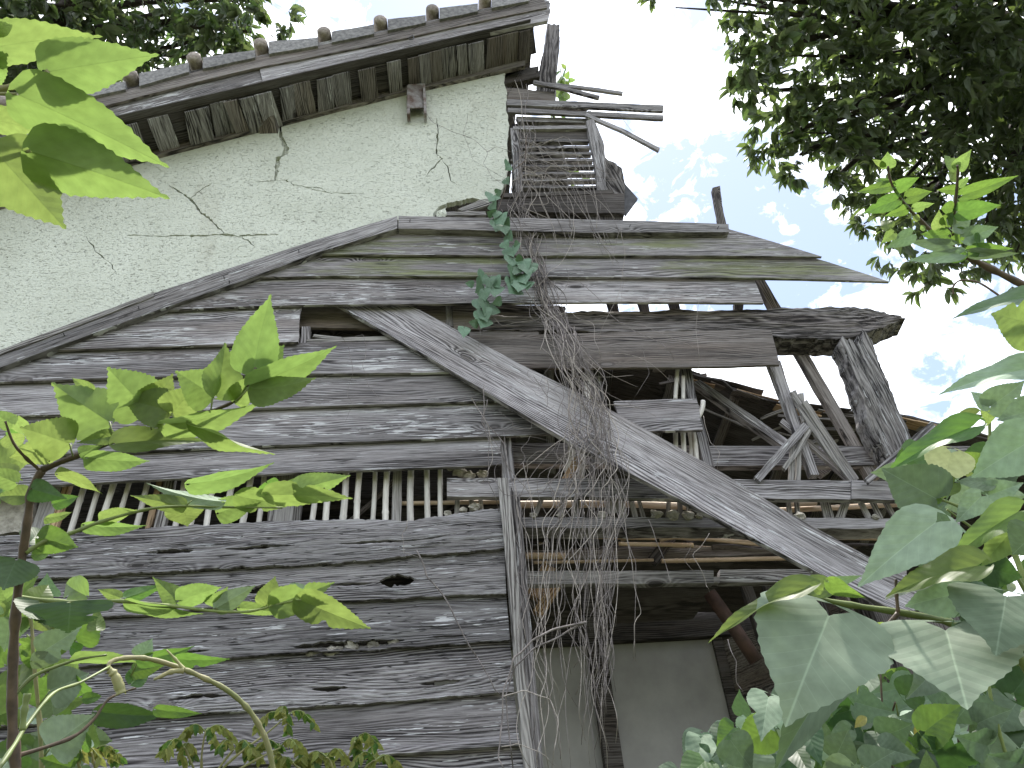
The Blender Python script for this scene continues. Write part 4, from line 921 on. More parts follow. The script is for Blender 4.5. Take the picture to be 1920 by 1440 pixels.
# arching hairy vine shoot in the foreground -------------------------
V1 = empty('arching_vine', (D(520, 1500, .9).x, D(520, 1500, .9).y, 0), 'pale hairy vine shoot arching over in the foreground, its bud nodding down', 'vine')
branch(V1, [(522, 1500), (512, 1440), (500, 1390), (480, 1350), (455, 1318), (420, 1290), (380, 1270), (345, 1255), (300, 1240), (262, 1233), (225, 1235), (206, 1243), (204, 1256)], .9, .85, .003, .002, M_STEMY, 'stem', True)
branch(V1, [(204, 1256), (212, 1262), (220, 1276), (228, 1300)], .85, .85, .003, .005, M_STEMY, 'bud')
branch(V1, [(345, 1255), (328, 1235), (312, 1218)], .86, .86, .002, .0006, M_STEMY, 'tendril')
branch(V1, [(345, 1257), (320, 1260), (298, 1270), (288, 1274)], .86, .86, .003, .001, M_STEMY, 'tendril')
leaf(V1, (214, 1262), (232, 1304), .85, 12, 'o', ML_SEED, 0, 30)
V2 = empty('curling_tendril', (D(10, 1500, .6).x, D(10, 1500, .6).y, 0), 'thin pale green shoot slanting across the bottom left corner, nearest the camera', 'vine')
branch(V2, [(-30, 1480), (25, 1400), (50, 1360), (100, 1300), (150, 1280), (205, 1250)], .6, .75, .0016, .001, M_STEM, 'stem', True)
branch(V2, [(42, 1370), (46, 1330), (52, 1300)], .62, .62, .0018, .0022, M_STEM, 'bud')

# seedlings with drooping compound leaves -----------------------------
def seedling(base, stems, dist, label):
    e = empty('chinaberry_seedling', (D(*base, dist).x, D(*base, dist).y, 0), label, 'seedling', 'seedlings in front of the lowest planks')
    for st in stems:
        branch(e, [base] + st, dist, dist - .05, .0028, .0012, M_STEMY, 'stem', st is stems[0])
        tx, ty = st[-1]
        for k in range(LV.randrange(4, 6)):
            ang = LV.uniform(0, 2 * math.pi); L = LV.uniform(32, 55); sx_ = math.cos(ang)
            pts = [(tx + sx_ * L * u, ty - 20 * math.sin(u * 2.3) + L * .5 * u * u + 12 * math.sin(ang) * u) for u in (0, .3, .6, 1)]
            branch(e, pts, dist, dist + .05 * math.sin(ang), .0012, .0006, M_STEM, 'leaf_stalk', k=3)
            for u in (.35, .55, .75, .9, 1.):
                qx = tx + sx_ * L * u; qy = ty - 20 * math.sin(u * 2.3) + L * .5 * u * u + 12 * math.sin(ang) * u
                for sg in (-1, 1):
                    leaf(e, (qx, qy), (qx + sg * LV.uniform(6, 13) + sx_ * 5, qy + LV.uniform(12, 24)), dist + .05 * math.sin(ang) * u, 8, 'o', ML_SEED if LV.random() < .7 else C_, LV.uniform(-.01, .02))
seedling((380, 1480), [[(378, 1420), (385, 1372)], [(350, 1410), (345, 1402)], [(430, 1415), (440, 1405)], [(440, 1420), (500, 1375), (535, 1345)], [(480, 1425), (525, 1402)]], 1.7, 'seedling with reddish drooping leaflets at bottom centre-left')
seedling((640, 1490), [[(650, 1430), (665, 1390)], [(620, 1430), (612, 1420)], [(690, 1435), (705, 1425)], [(560, 1440), (550, 1430)]], 1.7, 'seedling with toothed leaflets right of the others, under the lap strip')
seedling((190, 1480), [[(178, 1440), (172, 1410)], [(150, 1440), (145, 1415)]], 1.6, 'dark green seedling of drooping leaflets beside the mulberry stems')

# paper mulberry on the right --------------------------------------------
RT = empty('paper_mulberry', (D(1960, 1440, 1.3).x, D(1960, 1440, 1.3).y, 0), 'paper mulberry bush with large grey-green heart leaves at the lower right', 'shrub')
branch(RT, [(1990, 1500), (1960, 1330), (1900, 1220), (1800, 1175), (1770, 1164), (1684, 1148), (1575, 1131), (1500, 1113)], 1.15, 1.0, .007, .0028, M_STEM, 'branch', True)
branch(RT, [(1684, 1150), (1650, 1185), (1612, 1224)], 1.0, .98, .0026, .0018, M_STEMB)
branch(RT, [(1684, 1148), (1681, 1115), (1680, 1086)], 1.0, 1.0, .0022, .0016, M_STEMB)
branch(RT, [(1960, 1330), (1930, 1120), (1880, 980), (1857, 890), (1856, 830), (1855, 765)], 1.3, 1.35, .0055, .002, M_STEM)
branch(RT, [(1880, 980), (1800, 950), (1750, 930), (1700, 905)], 1.3, 1.3, .003, .0015, M_STEM)
branch(RT, [(1930, 1120), (1880, 1040), (1850, 1010), (1775, 955)], 1.25, 1.2, .003, .0015, M_STEM)
branch(RT, [(1895, 1440), (1870, 1360), (1848, 1250), (1845, 1180)], 1.4, 1.4, .003, .002, M_STEM)
U_, W_ = ML_BLUE, ML_BLUED
for b, t, wd, mt, var, rl, dist, dd in [
 ((1555, 1152), (1482, 1326), 200, U_, 0, 5, .97, -.10), ((1772, 1180), (1812, 1312), 188, U_, 2, -8, .99, -.08), ((1609, 1210), (1427, 1430), 78, W_, 1, 25, 1.1, -.03), ((1757, 978), (1611, 1083), 84, U_, 0, 20, 1.02, -.06),
 ((1836, 1060), (1648, 1090), 46, ML_BRIGHT, 1, 45, .97, 0), ((1746, 1080), (1655, 1118), 26, ML_PALE, 0, 30, 1.03, 0), ((1800, 1112), (1688, 1135), 62, U_, 0, 10, 1.02, .02), ((1886, 1118), (1871, 1206), 142, W_, 0, 0, .98, -.06),
 ((1512, 1102), (1311, 1170), 27, ML_BRIGHT, 1, 55, .95, 0), ((1553, 1103), (1463, 1086), 34, ML_BRIGHT, 0, 30, 1.0, 0), ((1555, 1092), (1620, 1128), 26, ML_MID, 0, 40, .98, 0), ((1560, 1092), (1618, 1083), 16, U_, 0, 30, 1.0, 0), ((1540, 1108), (1520, 1098), 16, ML_BRIGHT, 2, 0, .97, 0),
 ((1640, 1190), (1586, 1290), 26, ML_BRIGHT, 1, 50, 1.02, 0), ((1640, 1180), (1716, 1177), 20, ML_BRIGHT, 0, 40, 1.02, 0), ((1800, 1165), (1880, 1215), 70, W_, 2, 0, 1.0, .03),
 ((1757, 936), (1652, 878), 92, W_, 2, 0, 1.15, 0), ((1824, 800), (1644, 864), 36, ML_MID, 1, 45, 1.2, 0), ((1784, 848), (1765, 914), 68, ML_PALE, 0, 0, 1.22, .03), ((1940, 822), (1812, 896), 80, U_, 0, 10, 1.1, .02), ((1940, 690), (1752, 716), 34, U_, 1, 45, 1.2, 0),
 ((1856, 763), (1925, 716), 46, U_, 3, 10, 1.3, 0), ((1856, 762), (1822, 732), 24, U_, 0, 20, 1.3, 0), ((1856, 764), (1850, 800), 22, ML_BRIGHT, 0, 0, 1.32, 0), ((1950, 610), (1857, 588), 84, ML_BRIGHT, 3, 0, 1.15, 0), ((1940, 556), (1780, 578), 24, W_, 1, 45, 1.2, 0),
 ((1940, 768), (1868, 786), 46, U_, 0, 10, 1.25, 0), ((1832, 776), (1766, 794), 22, ML_BRIGHT, 0, 30, 1.3, 0), ((1912, 958), (1764, 1036), 42, ML_BRIGHT, 1, 35, 1.05, 0), ((1840, 930), (1789, 980), 38, U_, 0, 10, 1.1, 0), ((1902, 992), (1834, 1060), 46, ML_BRIGHT, 0, 20, 1.05, 0),
 ((1940, 1000), (1898, 1040), 64, W_, 0, 0, 1.0, 0), ((1800, 1010), (1690, 1052), 56, U_, 0, 20, 1.08, .02), ((1760, 930), (1700, 925), 28, ML_MID, 0, 0, 1.2, 0), ((1790, 905), (1740, 935), 30, ML_BRIGHT, 1, 20, 1.2, 0), ((1860, 905), (1790, 900), 26, U_, 0, 20, 1.2, 0),
 ((1860, 900), (1925, 850), 44, W_, 0, 0, 1.25, 0), ((1850, 930), (1920, 905), 40, U_, 1, 0, 1.2, 0), ((1800, 870), (1850, 850), 30, ML_MID, 0, 0, 1.3, 0), ((1880, 880), (1860, 935), 40, W_, 2, 0, 1.25, 0), ((1730, 1050), (1800, 1060), 46, W_, 0, 0, 1.12, .02),
 ((1850, 1065), (1925, 1085), 50, ML_DARK, 0, 0, 1.15, .02), ((1820, 1050), (1860, 1100), 50, ML_DARK, 1, 0, 1.15, .02), ((1900, 1300), (1960, 1220), 70, ML_DARK, 0, 0, 1.2, 0), ((1880, 1240), (1925, 1260), 40, ML_BRIGHT, 0, 30, 1.2, 0)]:
    leaf(RT, b, t, dist, wd * 1.04, 'p', mt, dd, rl, var)
for _ in range(40):
    x_ = LV.uniform(1690, 1960); y_ = LV.uniform(840, 1250); a = LV.uniform(0, 6.28); L = LV.uniform(40, 80)
    if x_ < 1800 and y_ > 990: x_ += 130
    leaf(RT, (x_, y_), (x_ + L * math.cos(a), y_ + L * abs(math.sin(a)) * .8), LV.uniform(1.35, 1.8), L * LV.uniform(.5, .9), 'p', LV.choice((U_, W_, ML_DARK, ML_MID, ML_BRIGHT)), LV.uniform(-.05, .1), flip=LV.random() < .4)

# slender shoots above it against the tree ---------------------------------
RS = empty('mulberry_shoot', (D(1990, 1500, 1.9).x, D(1990, 1500, 1.9).y, 0), 'two upright leafy mulberry shoots standing in front of the dark tree at the right', 'sapling')
branch(RS, [(2100, 700), (1990, 570), (1920, 535), (1850, 500), (1818, 484), (1800, 476), (1780, 458), (1755, 442), (1725, 412), (1699, 386), (1672, 345), (1665, 312)], 2.0, 1.8, .009, .002, M_STEMB, 'stem', True)
branch(RS, [(1787, 455), (1787, 420), (1792, 375), (1796, 326), (1795, 310)], 1.84, 1.8, .004, .002, M_STEMB)
branch(RS, [(1950, 620), (1900, 575), (1860, 545), (1830, 528), (1800, 526), (1787, 538), (1788, 552)], 1.6, 1.6, .002, .0015, M_STEMB, 'tendril')
for b, t, wd, mt in [((1665, 313), (1664, 285), 24, B_), ((1662, 312), (1636, 300), 10, B_), ((1672, 340), (1634, 336), 8, C_), ((1671, 349), (1603, 360), 20, C_), ((1680, 352), (1724, 333), 22, C_), ((1682, 375), (1613, 399), 28, C_), ((1701, 370), (1747, 358), 24, C_),
                     ((1699, 392), (1661, 405), 18, C_), ((1714, 390), (1752, 382), 16, B_), ((1669, 427), (1650, 410), 20, B_), ((1676, 437), (1656, 452), 20, B_), ((1710, 439), (1664, 466), 26, ML_BLUE), ((1794, 315), (1765, 288), 18, B_), ((1795, 315), (1819, 284), 22, B_),
                     ((1796, 330), (1770, 325), 20, B_), ((1796, 352), (1816, 331), 12, B_), ((1793, 356), (1759, 356), 16, C_), ((1806, 366), (1912, 328), 24, C_), ((1796, 397), (1876, 384), 32, C_), ((1787, 390), (1763, 392), 24, C_), ((1785, 424), (1829, 400), 38, ML_BLUE),
                     ((1759, 428), (1761, 396), 20, B_), ((1770, 420), (1785, 398), 22, C_), ((1809, 446), (1876, 424), 30, ML_BLUE), ((1777, 442), (1724, 440), 26, C_), ((1785, 461), (1699, 455), 22, ML_BLUE), ((1800, 476), (1694, 488), 24, ML_BLUE), ((1820, 470), (1902, 465), 22, C_),
                     ((1822, 474), (1913, 479), 18, ML_BLUE), ((1808, 474), (1773, 496), 20, C_), ((1712, 407), (1727, 412), 12, B_), ((1725, 430), (1738, 424), 10, B_), ((1830, 455), (1850, 450), 30, C_), ((1790, 440), (1835, 446), 26, C_)]:
    leaf(RS, b, t, 1.82, wd, 'p' if wd > 14 else 'o', mt, LV.uniform(-.02, .04), LV.uniform(-15, 15))

# vine undergrowth at the lower right ----------------------------------------
RU = empty('climbing_shrub', (P(1700, 1440, -.9).x, -.9, 0), 'low tangle of small heart-leaved vines below the paper mulberry, over the broken boards', 'shrub')
un = random.Random(12)
def inside_u(x_, y_):
    lim = 1440 - max(0, (x_ - 1230)) * .62 if x_ < 1500 else 1440 - 170 - (x_ - 1500) * .12
    return y_ > lim - 10
cnt = 0
while cnt < 190:
    x_ = un.uniform(1240, 1960); y_ = un.uniform(1200, 1480)
    if not inside_u(x_, y_): continue
    if un.random() < .3 and y_ < 1330: pass
    cnt += 1
    a = un.uniform(.2, 2.9) if un.random() < .75 else un.uniform(3.2, 6.2); L = un.uniform(42, 92) * (1 if y_ > 1300 else .7)
    leaf(RU, (x_, y_), (x_ + L * math.cos(a), y_ + L * .75 * math.sin(a)), un.uniform(1.35, 2.3), L * un.uniform(.55, .95), 'p', un.choice((U_, W_, W_, W_, ML_DARK, ML_DARK, ML_MID)), un.uniform(-.10, .02), un.uniform(-30, 30))
for _ in range(26):
    x0_ = un.uniform(1300, 1900); y0_ = 1480; x1_ = x0_ + un.uniform(-80, 80); y1_ = un.uniform(1250, 1400) if x0_ > 1450 else un.uniform(1370, 1420)
    branch(RU, [(x0_, y0_), ((x0_ + x1_) / 2 + un.uniform(-20, 20), (y0_ + y1_) / 2), (x1_, y1_)], un.uniform(1.6, 2.2), un.uniform(1.6, 2.2), .003, .0015, un.choice((M_STEM, M_STEMB)), 'stem')
for q in [((1738, 1352), (1722, 1405), 26), ((1625, 1345), (1600, 1362), 14)]:
    leaf(RU, q[0], q[1], 1.5, q[2], 'o', ML_YEL)
for q in [((1905, 1105), (1885, 1095), 14), ((1905, 1270), (1940, 1262), 20), ((1910, 1345), (1950, 1352), 24), ((1760, 1340), (1768, 1370), 14)]:
    leaf(RU, q[0], q[1], 1.4, q[2], 'o', ML_PALE)

# ------------------------------------------------------------ dead vines and ivy
DV = empty('dead_vine', tuple(P(1075, 1440, -.2)), 'tangle of leafless dead vines hanging from the gable window down past the doorway', 'vine')
dv = random.Random(31)
def vine(path, y0, y1, rpx, amp, mat=None, parent=DV, name='stem', n=3, kink=1.):
    """path: pixel polyline; wanders by amp pixels"""
    pts = []; m = len(path); s = dv.random() * 99
    for i in range(m - 1):
        for k in range(n):
            t = k / n; u = (i + t) / (m - 1)
            x_ = path[i][0] * (1 - t) + path[i + 1][0] * t; y_ = path[i][1] * (1 - t) + path[i + 1][1] * t
            q = (i + t) * 1.1
            x_ += amp * (noise.noise(Vector((q, s, 0))) * 1.5 + .28 * noise.noise(Vector((q * 2.2, s, 5))) * kink)
            y_ += amp * .5 * noise.noise(Vector((q, s, 9)))
            yq = y0 + (y1 - y0) * u
            if parent is DV and x_ > 900: yq -= .14 * max(0, min(1, (y_ - 560) / 90))
            pts.append(P(x_, y_, yq + .02 * noise.noise(Vector((q * 1.5, s, 3)))))
    pts.append(P(*path[-1], y1))
    pts = smooth_path(pts, 3); L = len(pts)
    tube(name, pts, [rpx / 330 * (1 - .5 * i / L) for i in range(L)], mat or dv.choice((M_VINE, M_VINE, M_VINEP)), parent, 5)
J = lambda v, a: v + dv.uniform(-a, a)
spine = [(965, 150), (970, 230), (975, 310), (962, 390), (985, 450), (1005, 520), (1030, 590), (1065, 650), (1085, 720), (1100, 800), (1110, 870), (1095, 930), (1070, 1000), (1060, 1080), (1060, 1160), (1055, 1250), (1058, 1340), (1065, 1450)]
for i in range(16):      # main hanging bundle
    a = dv.randrange(3, 11); b = dv.randrange(12, 18); w0 = dv.uniform(-1, 1)
    path = [(J(x_, 7) + w0 * (16 + max(0, k - 5) * 6), J(y_, 8)) for k, (x_, y_) in enumerate(spine)][a:b + 1]
    vine(path, -.09, -.12, dv.uniform(.45, 1.1), dv.uniform(12, 34))
for i in range(34):      # upper tangle over the lattice window
    a = dv.randrange(0, 6); b = a + dv.randrange(3, 7)
    path = [(J(x_, 14) + 10, J(y_, 12)) for x_, y_ in spine][a:b + 1]
    vine(path, -.05, -.09, dv.uniform(.6, 1.2), dv.uniform(12, 32))
for i in range(34):      # arcs across the window
    x0_ = dv.uniform(965, 1000); y0_ = dv.uniform(230, 390); x2 = dv.uniform(1030, 1160); y2 = dv.uniform(300, 500)
    vine([(x0_, y0_), ((x0_ + x2) / 2 + dv.uniform(-20, 30), min(y0_, y2) + dv.uniform(-20, 60)), (x2, y2)], -.06, -.09, dv.uniform(.6, 1.), 24, dv.choice((M_VINE, M_VINEP)))
for i in range(18):      # strands crossing round the fallen plank
    x0_ = dv.uniform(1000, 1100); y0_ = dv.uniform(520, 720); x2 = x0_ + dv.uniform(-70, 240); y2 = y0_ + dv.uniform(20, 160)
    vine([(x0_, y0_), ((x0_ + x2) / 2, (y0_ + y2) / 2 + dv.uniform(-30, 50)), (x2, y2)], -.08, -.10, dv.uniform(.35, .7), 26)
for i in range(34):      # fan of strands below the rail
    x0_ = dv.uniform(960, 1170); y0_ = dv.uniform(860, 960); x2 = x0_ + dv.uniform(-30, 60) + (1080 - x0_) * .35; y2 = dv.uniform(1150, 1470)
    lead = [(J(1040, 30), J(600, 40)), (J(1090, 40), J(715, 20)), (J(1105, 40), J(800, 15))][dv.choice((0, 0, 2, 3)):] if x0_ > 1000 or dv.random() < .6 else [(J(915, 20), J(740, 40)), (J(935, 14), J(830, 15))]
    vine(lead + [(x0_, y0_), (J((x0_ * .6 + x2 * .4), 22), y0_ * .65 + y2 * .35), (J((x0_ * .35 + x2 * .65), 18), y0_ * .3 + y2 * .7), (x2, y2)], -.08, -.10, dv.uniform(.35, .8), 24)
for i in range(22):      # loose loops round the tangle
    x0_ = dv.uniform(960, 1120); y0_ = dv.uniform(430, 980); rr_ = dv.uniform(25, 80); a0 = dv.uniform(0, 6.28); n_l = dv.randrange(4, 7)
    vine([(x0_ + rr_ * math.cos(a0 + k * .9) * (1 - k * .06), y0_ + rr_ * 1.1 * math.sin(a0 + k * .9) + k * 9) for k in range(n_l)], -.09, -.1, dv.uniform(.3, .6), 14)
for i in range(14):      # right hanging strands
    x0_ = dv.uniform(1110, 1180); y0_ = dv.uniform(860, 960); y2 = dv.uniform(1150, 1440); x2 = J(1130, 26)
    vine([(J(1070, 16), J(640, 30)), (J(1120, 16), J(760, 20)), (x0_, y0_), (J(1135, 18), y0_ * .6 + y2 * .4), (J(1135, 14), y0_ * .25 + y2 * .75), (x2, y2)], -.08, -.1, dv.uniform(.4, .8), 16)
for path, r in [([(796, 202), (812, 230), (850, 248), (890, 262), (915, 285), (908, 305), (920, 330), (945, 348)], .6), ([(875, 215), (870, 250), (888, 300), (930, 325), (950, 335)], .4), ([(912, 285), (930, 275), (960, 285), (1010, 280)], .6),
                ([(782, 1032), (800, 1080), (835, 1120), (865, 1180), (880, 1215), (905, 1245), (925, 1290), (942, 1306)], 1.3), ([(763, 976), (755, 1000), (757, 1035), (785, 1045)], .6),
                ([(1100, 1166), (1040, 1180), (1000, 1200), (965, 1235), (945, 1290), (940, 1350), (932, 1420), (950, 1450)], 1.6), ([(1100, 1166), (1060, 1185), (1005, 1215), (965, 1250), (945, 1306), (955, 1360), (962, 1440)], 1.5),
                ([(942, 1306), (985, 1295), (1030, 1310), (1045, 1350), (1035, 1440)], .8), ([(940, 1400), (970, 1395), (1010, 1410), (1040, 1435)], .7),
                ([(642, 633), (656, 650), (660, 700), (652, 740), (662, 760), (648, 790)], .45), ([(665, 632), (680, 628), (686, 650), (682, 685), (690, 720), (712, 750), (735, 765)], .45), ([(735, 518), (780, 525), (825, 548), (880, 566)], .5),
                ([(1206, 650), (1216, 700), (1180, 760)], .4), ([(1310, 560), (1305, 620), (1310, 690)], .4), ([(1165, 425), (1175, 480), (1160, 550), (1120, 640)], .5), ([(1160, 430), (1150, 480), (1170, 520), (1165, 580)], .4),
                ([(1330, 1000), (1300, 1040), (1325, 1090), (1330, 1110)], .4), ([(1296, 1020), (1285, 1050), (1310, 1080)], .4), ([(1320, 780), (1330, 830), (1350, 850), (1345, 880)], .5),
                ([(1215, 975), (1240, 1030), (1255, 1080), (1262, 1100)], .6), ([(1165, 960), (1180, 1030), (1190, 1100), (1200, 1150), (1190, 1180), (1188, 1240)], .6), ([(1140, 920), (1175, 1000), (1190, 1060), (1192, 1240)], .5),
                ([(1420, 1350), (1410, 1400), (1428, 1440)], .5), ([(1365, 1200), (1380, 1240), (1378, 1280), (1393, 1300)], .6), ([(915, 750), (905, 790), (920, 830), (915, 900), (935, 960)], .8), ([(885, 745), (915, 800), (925, 860), (905, 905)], .7),
                ([(1150, 200), (1180, 240), (1200, 275), (1213, 277)], .35)]:
    vine(path, -.10 if path[0][1] < 1000 else -.13, -.10, r, 4)
IV = empty('ivy', tuple(P(985, 520, -.1)), 'green ivy with small heart leaves climbing beside the dead vines', 'ivy')
ivp = [(985, 255), (985, 300), (960, 330), (940, 372), (930, 405), (945, 440), (960, 470), (985, 505), (965, 530)]
vine(ivp, -.10, -.1, 1.0, 6, M_STEMB, IV, n=5)
vine([(985, 505), (940, 540), (910, 560), (900, 600), (875, 622)], -.1, -.1, .8, 5, M_STEMB, IV)
for x_, y_, L in [(952, 312, 18), (950, 340, 16), (935, 360, 20), (922, 370, 18), (930, 402, 20), (938, 412, 22), (945, 430, 24), (935, 425, 20), (955, 445, 22), (948, 460, 22), (960, 470, 22), (968, 458, 18), (975, 485, 22), (985, 495, 26), (968, 505, 22), (990, 505, 24),
                  (965, 520, 24), (975, 535, 26), (990, 535, 20), (962, 540, 22), (905, 522, 28), (918, 530, 30), (930, 530, 26), (880, 532, 24), (908, 552, 30), (898, 570, 28), (932, 566, 26), (915, 578, 30), (908, 590, 32), (888, 606, 26), (905, 602, 28), (870, 622, 26), (900, 540, 26), (928, 545, 24), (982, 520, 24), (1000, 500, 22), (920, 400, 16), (960, 490, 20), (925, 385, 18), (950, 420, 20)]:
    L *= .74; a = dv.uniform(.9, 2.3) if dv.random() < .8 else dv.uniform(0, 6.28); p_ = (x_ - L * .4 * math.cos(a), y_ - L * .4 * math.sin(a)); q_ = (x_ + L * .5 * math.cos(a), y_ + L * .5 * math.sin(a))
    b = P(*p_, -.14 - dv.uniform(0, .05)); t = P(*q_, -.17 - dv.uniform(0, .05)); Lm = (t - b).length
    link('leaf', withmat(LM['i'][0], ML_IVY), None, IV, leaf_M(b, t, dv.uniform(.75, 1.0), dv.uniform(-35, 35)))
# weeds growing behind the gable ridge
GW = empty('roof_weed', tuple(P(1050, 200, .5)), 'small sunlit green plant growing behind the broken ridge post', 'plant')
branch_pts = [P(1052, 210, .5), P(1055, 170, .5), P(1050, 125, .5)]
tube('stem', smooth_path(branch_pts, 4), .005, M_STEM, GW, 5)
for _ in range(34):
    x_ = dv.uniform(1040, 1068); y_ = dv.uniform(125, 240) if dv.random() < .8 else dv.uniform(300, 405)
    if y_ > 250: x_ = dv.uniform(1045, 1110)
    a = dv.uniform(0, 6.28); b = P(x_, y_, .5 + dv.uniform(-.1, .1)); t = P(x_ + 14 * math.cos(a), y_ + 14 * math.sin(a), .5)
    link('leaf', withmat(LM['o'][0], ML_BRIGHT), None, GW, leaf_M(b, t, .9, dv.uniform(-40, 40)))

# ------------------------------------------------------------ trees
def tree(label, loc, trunk_pts, limbs, blobs, leafL, n, mats, seed, whorl=7, hang=.6, wr=.3, frags=300):
    e = empty('broadleaf_tree', loc, label, 'tree'); rt = random.Random(seed)
    for pts, r0, r1 in trunk_pts: tube('trunk', smooth_path(pts, 4), [r0 + (r1 - r0) * i / ((len(pts) - 1) * 4) for i in range((len(pts) - 1) * 4 + 1)], M_TRUNK, e, 9)
    for pts, r0, r1 in limbs: tube('limb', smooth_path(pts, 4), [r0 + (r1 - r0) * i / ((len(pts) - 1) * 4) for i in range((len(pts) - 1) * 4 + 1)], M_TRUNK, e, 6)
    g = np.random.default_rng(seed)
    # template leaf: 6-vertex folded blade
    tv = np.array([(0, 0, 0), (-.5, .35, .12), (0, .4, 0), (.5, .35, .12), (-.42, .7, .05), (0, .72, -.05), (.42, .7, .05), (0, 1, -.2)])
    tf = np.array([(0, 1, 2, 2), (0, 2, 3, 3), (1, 4, 5, 2), (2, 5, 6, 3), (4, 7, 5, 5), (5, 7, 6, 6)])
    vol = [b[1] ** 2 * (b[2] if len(b) > 2 else 1) for b in blobs]; tot = sum(vol); whs = []
    for b, v in zip(blobs, vol):
        c, r = b[0], b[1]
        k = int(n * v / tot / whorl)
        for _ in range(k):
            d = Vector((rt.gauss(0, 1), rt.gauss(0, 1), rt.gauss(0, 1))).normalized()
            rad = r * (rt.random() ** .30)
            rad *= 1 + .22 * noise.noise(d * 2.3 + c)
            whs.append((c + d * rad, d))
    B, A, N_ = [], [], []
    for c, d in whs:
        tw = Vector((d.x * .5 + rt.gauss(0, .4), d.y * .5 + rt.gauss(0, .4), rt.gauss(-.35, .45))).normalized()
        s1 = tw.orthogonal().normalized(); s2 = tw.cross(s1)
        for k in range(whorl):
            a = 6.283 * k / whorl + rt.random(); sp = rt.uniform(.4, 1.1)
            ax = (tw + (s1 * math.cos(a) + s2 * math.sin(a)) * sp + Vector((0, 0, -hang * rt.random()))).normalized()
            nn = (Vector((rt.gauss(0, .5), rt.gauss(0, .5), 1)) ); nn = (nn - ax * nn.dot(ax)).normalized()
            B.append(c + tw * rt.uniform(0, leafL * .5)); A.append(ax); N_.append(nn)
    order = sorted(range(len(B)), key=lambda i: (B[i] - CAM).length)
    # keep as singles only leaves in view
    def inview(p):
        v = p - CAM; z = -(v.dot(cX.cross(cY)) ) ; c = Vector((sum(cX[i] * 0 for i in range(3)), 0, 0))
        d = Vector((v.x, v.y, v.z)); cam_v = Rc @ d
        if cam_v.z >= 0: return False
        px = 960 + FPX * cam_v.x / -cam_v.z; py = 720 - FPX * cam_v.y / -cam_v.z
        return 0 < px < 1920 and 0 < py < 1440
    single = []; rest = []
    for i in order:
        if len(single) < frags and inview(B[i]): single.append(i)
        else: rest.append(i)
    def mesh_of(idx, mat, name):
        m = len(idx)
        b = np.array([B[i][:] for i in idx]); a = np.array([A[i][:] for i in idx]); nn = np.array([N_[i][:] for i in idx]); xx = np.cross(a, nn)
        L = leafL * g.uniform(.7, 1.2, (m, 1, 1)); W = wr * L
        V = b[:, None] + tv[None, :, 0:1] * W * xx[:, None] + tv[None, :, 1:2] * L * a[:, None] + tv[None, :, 2:3] * L * nn[:, None]
        V = V.reshape(-1, 3).astype(np.float32)
        tris = np.array([(0, 2, 1), (0, 3, 2), (1, 2, 5), (1, 5, 4), (2, 3, 6), (2, 6, 5), (4, 5, 7), (5, 6, 7)])
        F = (tris[None] + (np.arange(m) * 8)[:, None, None]).reshape(-1)
        me = bpy.data.meshes.new(name); me.vertices.add(len(V)); me.vertices.foreach_set('co', V.ravel())
        nf = len(F) // 3; me.loops.add(len(F)); me.loops.foreach_set('vertex_index', F.astype(np.int32)); me.polygons.add(nf)
        me.polygons.foreach_set('loop_start', np.arange(0, len(F), 3, dtype=np.int32)); me.update(calc_edges=True)
        uvl = me.uv_layers.new(name='UVMap'); uvv = np.stack([tv[:, 0] * wr, tv[:, 1]], 1)[F % 8].astype(np.float32); uvl.data.foreach_set('uv', uvv.ravel())
        me.polygons.foreach_set('use_smooth', [True] * nf); me.validate(); return me
    rt.shuffle(rest)
    k = len(rest) // len(mats)
    for j, mt in enumerate(mats):
        o = link('crown', mesh_of(rest[j * k:(j + 1) * k], mt, 'crown'), mt, e, Matrix()); tag(o, kind='stuff')
    for i in single:
        a, nn = A[i], N_[i]; L = leafL * rt.uniform(.8, 1.2)
        M = Matrix.Translation(B[i]) @ Matrix((a.cross(nn), a, nn)).transposed().to_4x4() @ Matrix.Diagonal((L * .85, L, L, 1))
        link('leaf', withmat(LEAFS, rt.choice(mats)), None, e, M)
    return e
Rc = Matrix((cX, cY, cZ)).transposed()
Rc = Matrix(((cX[0], cY[0], cZ[0]), (cX[1], cY[1], cZ[1]), (cX[2], cY[2], cZ[2])))
LEAFS = leafmesh('leaf', OVAL, rows=7, ns=1, serr=0, fold=.3, droop=.2)
b_ = lambda px, py, dist, rpx: (D(px, py, dist), rpx / FPX * dist)
RTB = [b_(1450, -30, 7.2, 90), b_(1440, 90, 7, 78), b_(1440, 170, 7.2, 68), b_(1470, 255, 7.2, 60), b_(1530, 120, 7.5, 120), b_(1600, 20, 8, 120), b_(1560, 230, 7.2, 90), b_(1600, 300, 7.3, 70), b_(1500, 290, 7, 36), b_(1650, 120, 8, 150), b_(1700, 330, 7.6, 100),
       b_(1660, 400, 7.5, 60), b_(1720, 440, 7.3, 70), b_(1760, 490, 7.2, 50), b_(1800, 60, 8, 150), b_(1780, 220, 8.2, 130), b_(1860, 330, 8, 110), b_(1840, 440, 7.5, 60), b_(1930, 100, 8, 150), b_(1920, 440, 7.7, 50), b_(1930, 240, 7.4, 100), b_(1240, -20, 6.8, 26), b_(1345, -15, 6.8, 26), b_(1560, 340, 7.2, 26),
       b_(1650, -60, 7.5, 120), b_(1850, -80, 7.5, 150), b_(2100, 0, 8, 220), b_(2080, 330, 8, 180)]
hub = D(2050, 150, 9.5)
lr = random.Random(6)
limbs = []
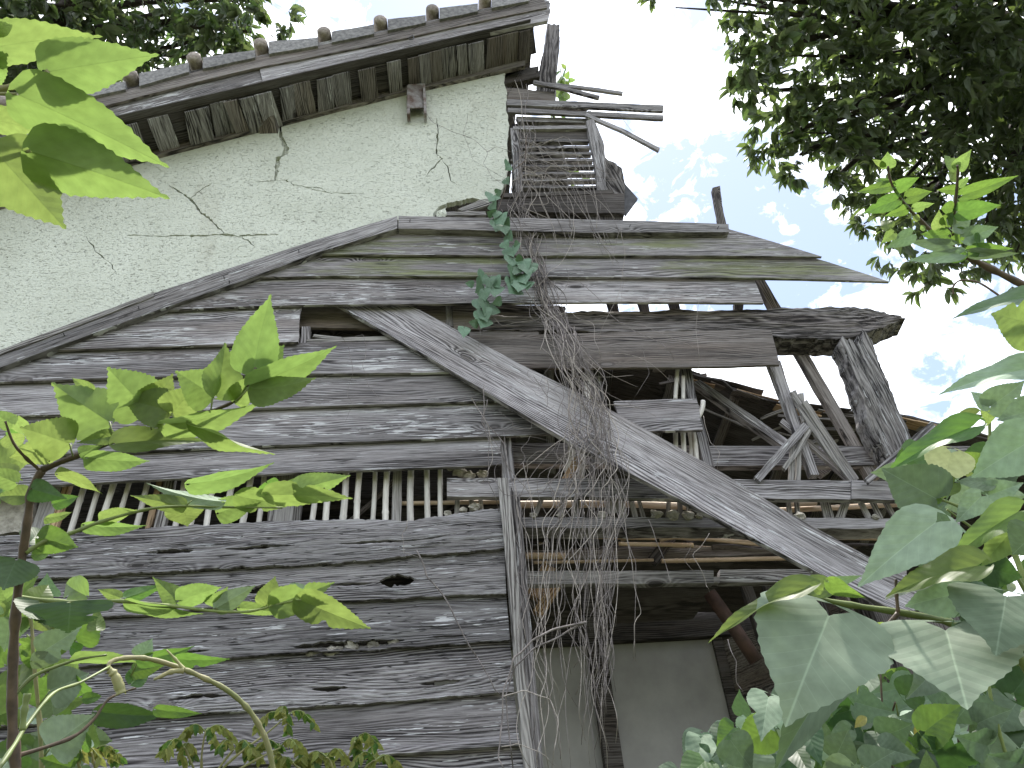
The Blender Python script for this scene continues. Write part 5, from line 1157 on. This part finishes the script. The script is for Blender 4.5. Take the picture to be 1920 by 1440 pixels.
for b in RTB:
    c = b[0]; m1 = hub.lerp(c, .45) + Vector((lr.uniform(-.3, .3), lr.uniform(-.3, .3), lr.uniform(.1, .6)))
    limbs.append(([hub, m1, c.lerp(m1, .3), c], .07, .012))
for q in range(26):
    c = lr.choice(RTB); a = c[0]; limbs.append(([a.lerp(hub, .25), a + Vector((lr.uniform(-.4, .4), lr.uniform(-.4, .4), lr.uniform(-.4, .4)))], .02, .005))
tree('large dark evergreen tree leaning in over the house from the upper right', (hub.x + .8, hub.y + .6, 0), [([Vector((hub.x + .8, hub.y + .6, -.2)), Vector((hub.x + .5, hub.y + .4, 3)), hub], .35, .16)], limbs, RTB, .14, 15500, [ML_TREE, ML_TREEB, ML_TREE, ML_TREEB, ML_TREE], 5)
LTB = [b_(40, 20, 9, 90), b_(130, 10, 9, 80), b_(150, 100, 9.5, 60), b_(230, 30, 9.5, 90), b_(250, 110, 9, 50), b_(330, 30, 9.5, 90), b_(390, 70, 9, 60), b_(430, 30, 9, 70), b_(470, 60, 8.8, 56), b_(480, 0, 9, 60), b_(370, 110, 9, 30), b_(300, 130, 9.2, 34), b_(20, 130, 9, 60), b_(90, 150, 9, 50), b_(150, 180, 9, 60),
       b_(60, -80, 9, 120), b_(300, -80, 9.5, 140), b_(-120, 80, 9, 150), b_(60, 210, 9, 60)]
hub2 = D(-60, 160, 11)
limbs = []
for b in LTB:
    c = b[0]; m1 = hub2.lerp(c, .5) + Vector((lr.uniform(-.3, .3), lr.uniform(-.3, .3), lr.uniform(-.2, .5))); limbs.append(([hub2, m1, c], .08, .014))
limbs.append(([hub2, D(60, 90, 9.5), D(110, 40, 9.3), D(160, -10, 9.2)], .16, .09)); limbs.append(([D(60, 90, 9.5), D(200, 50, 9.4), D(330, 20, 9.4)], .06, .03))
tree('tree with glossy leaves rising behind the tiled roof at the upper left', (hub2.x, hub2.y + .5, 0), [([Vector((hub2.x, hub2.y + .5, -.2)), Vector((hub2.x + .2, hub2.y + .3, 4)), hub2], .3, .18)], limbs, LTB, .17, 5400, [ML_TREE, ML_TREEB, ML_TREE], 9, whorl=6, hang=1.0, wr=.26)
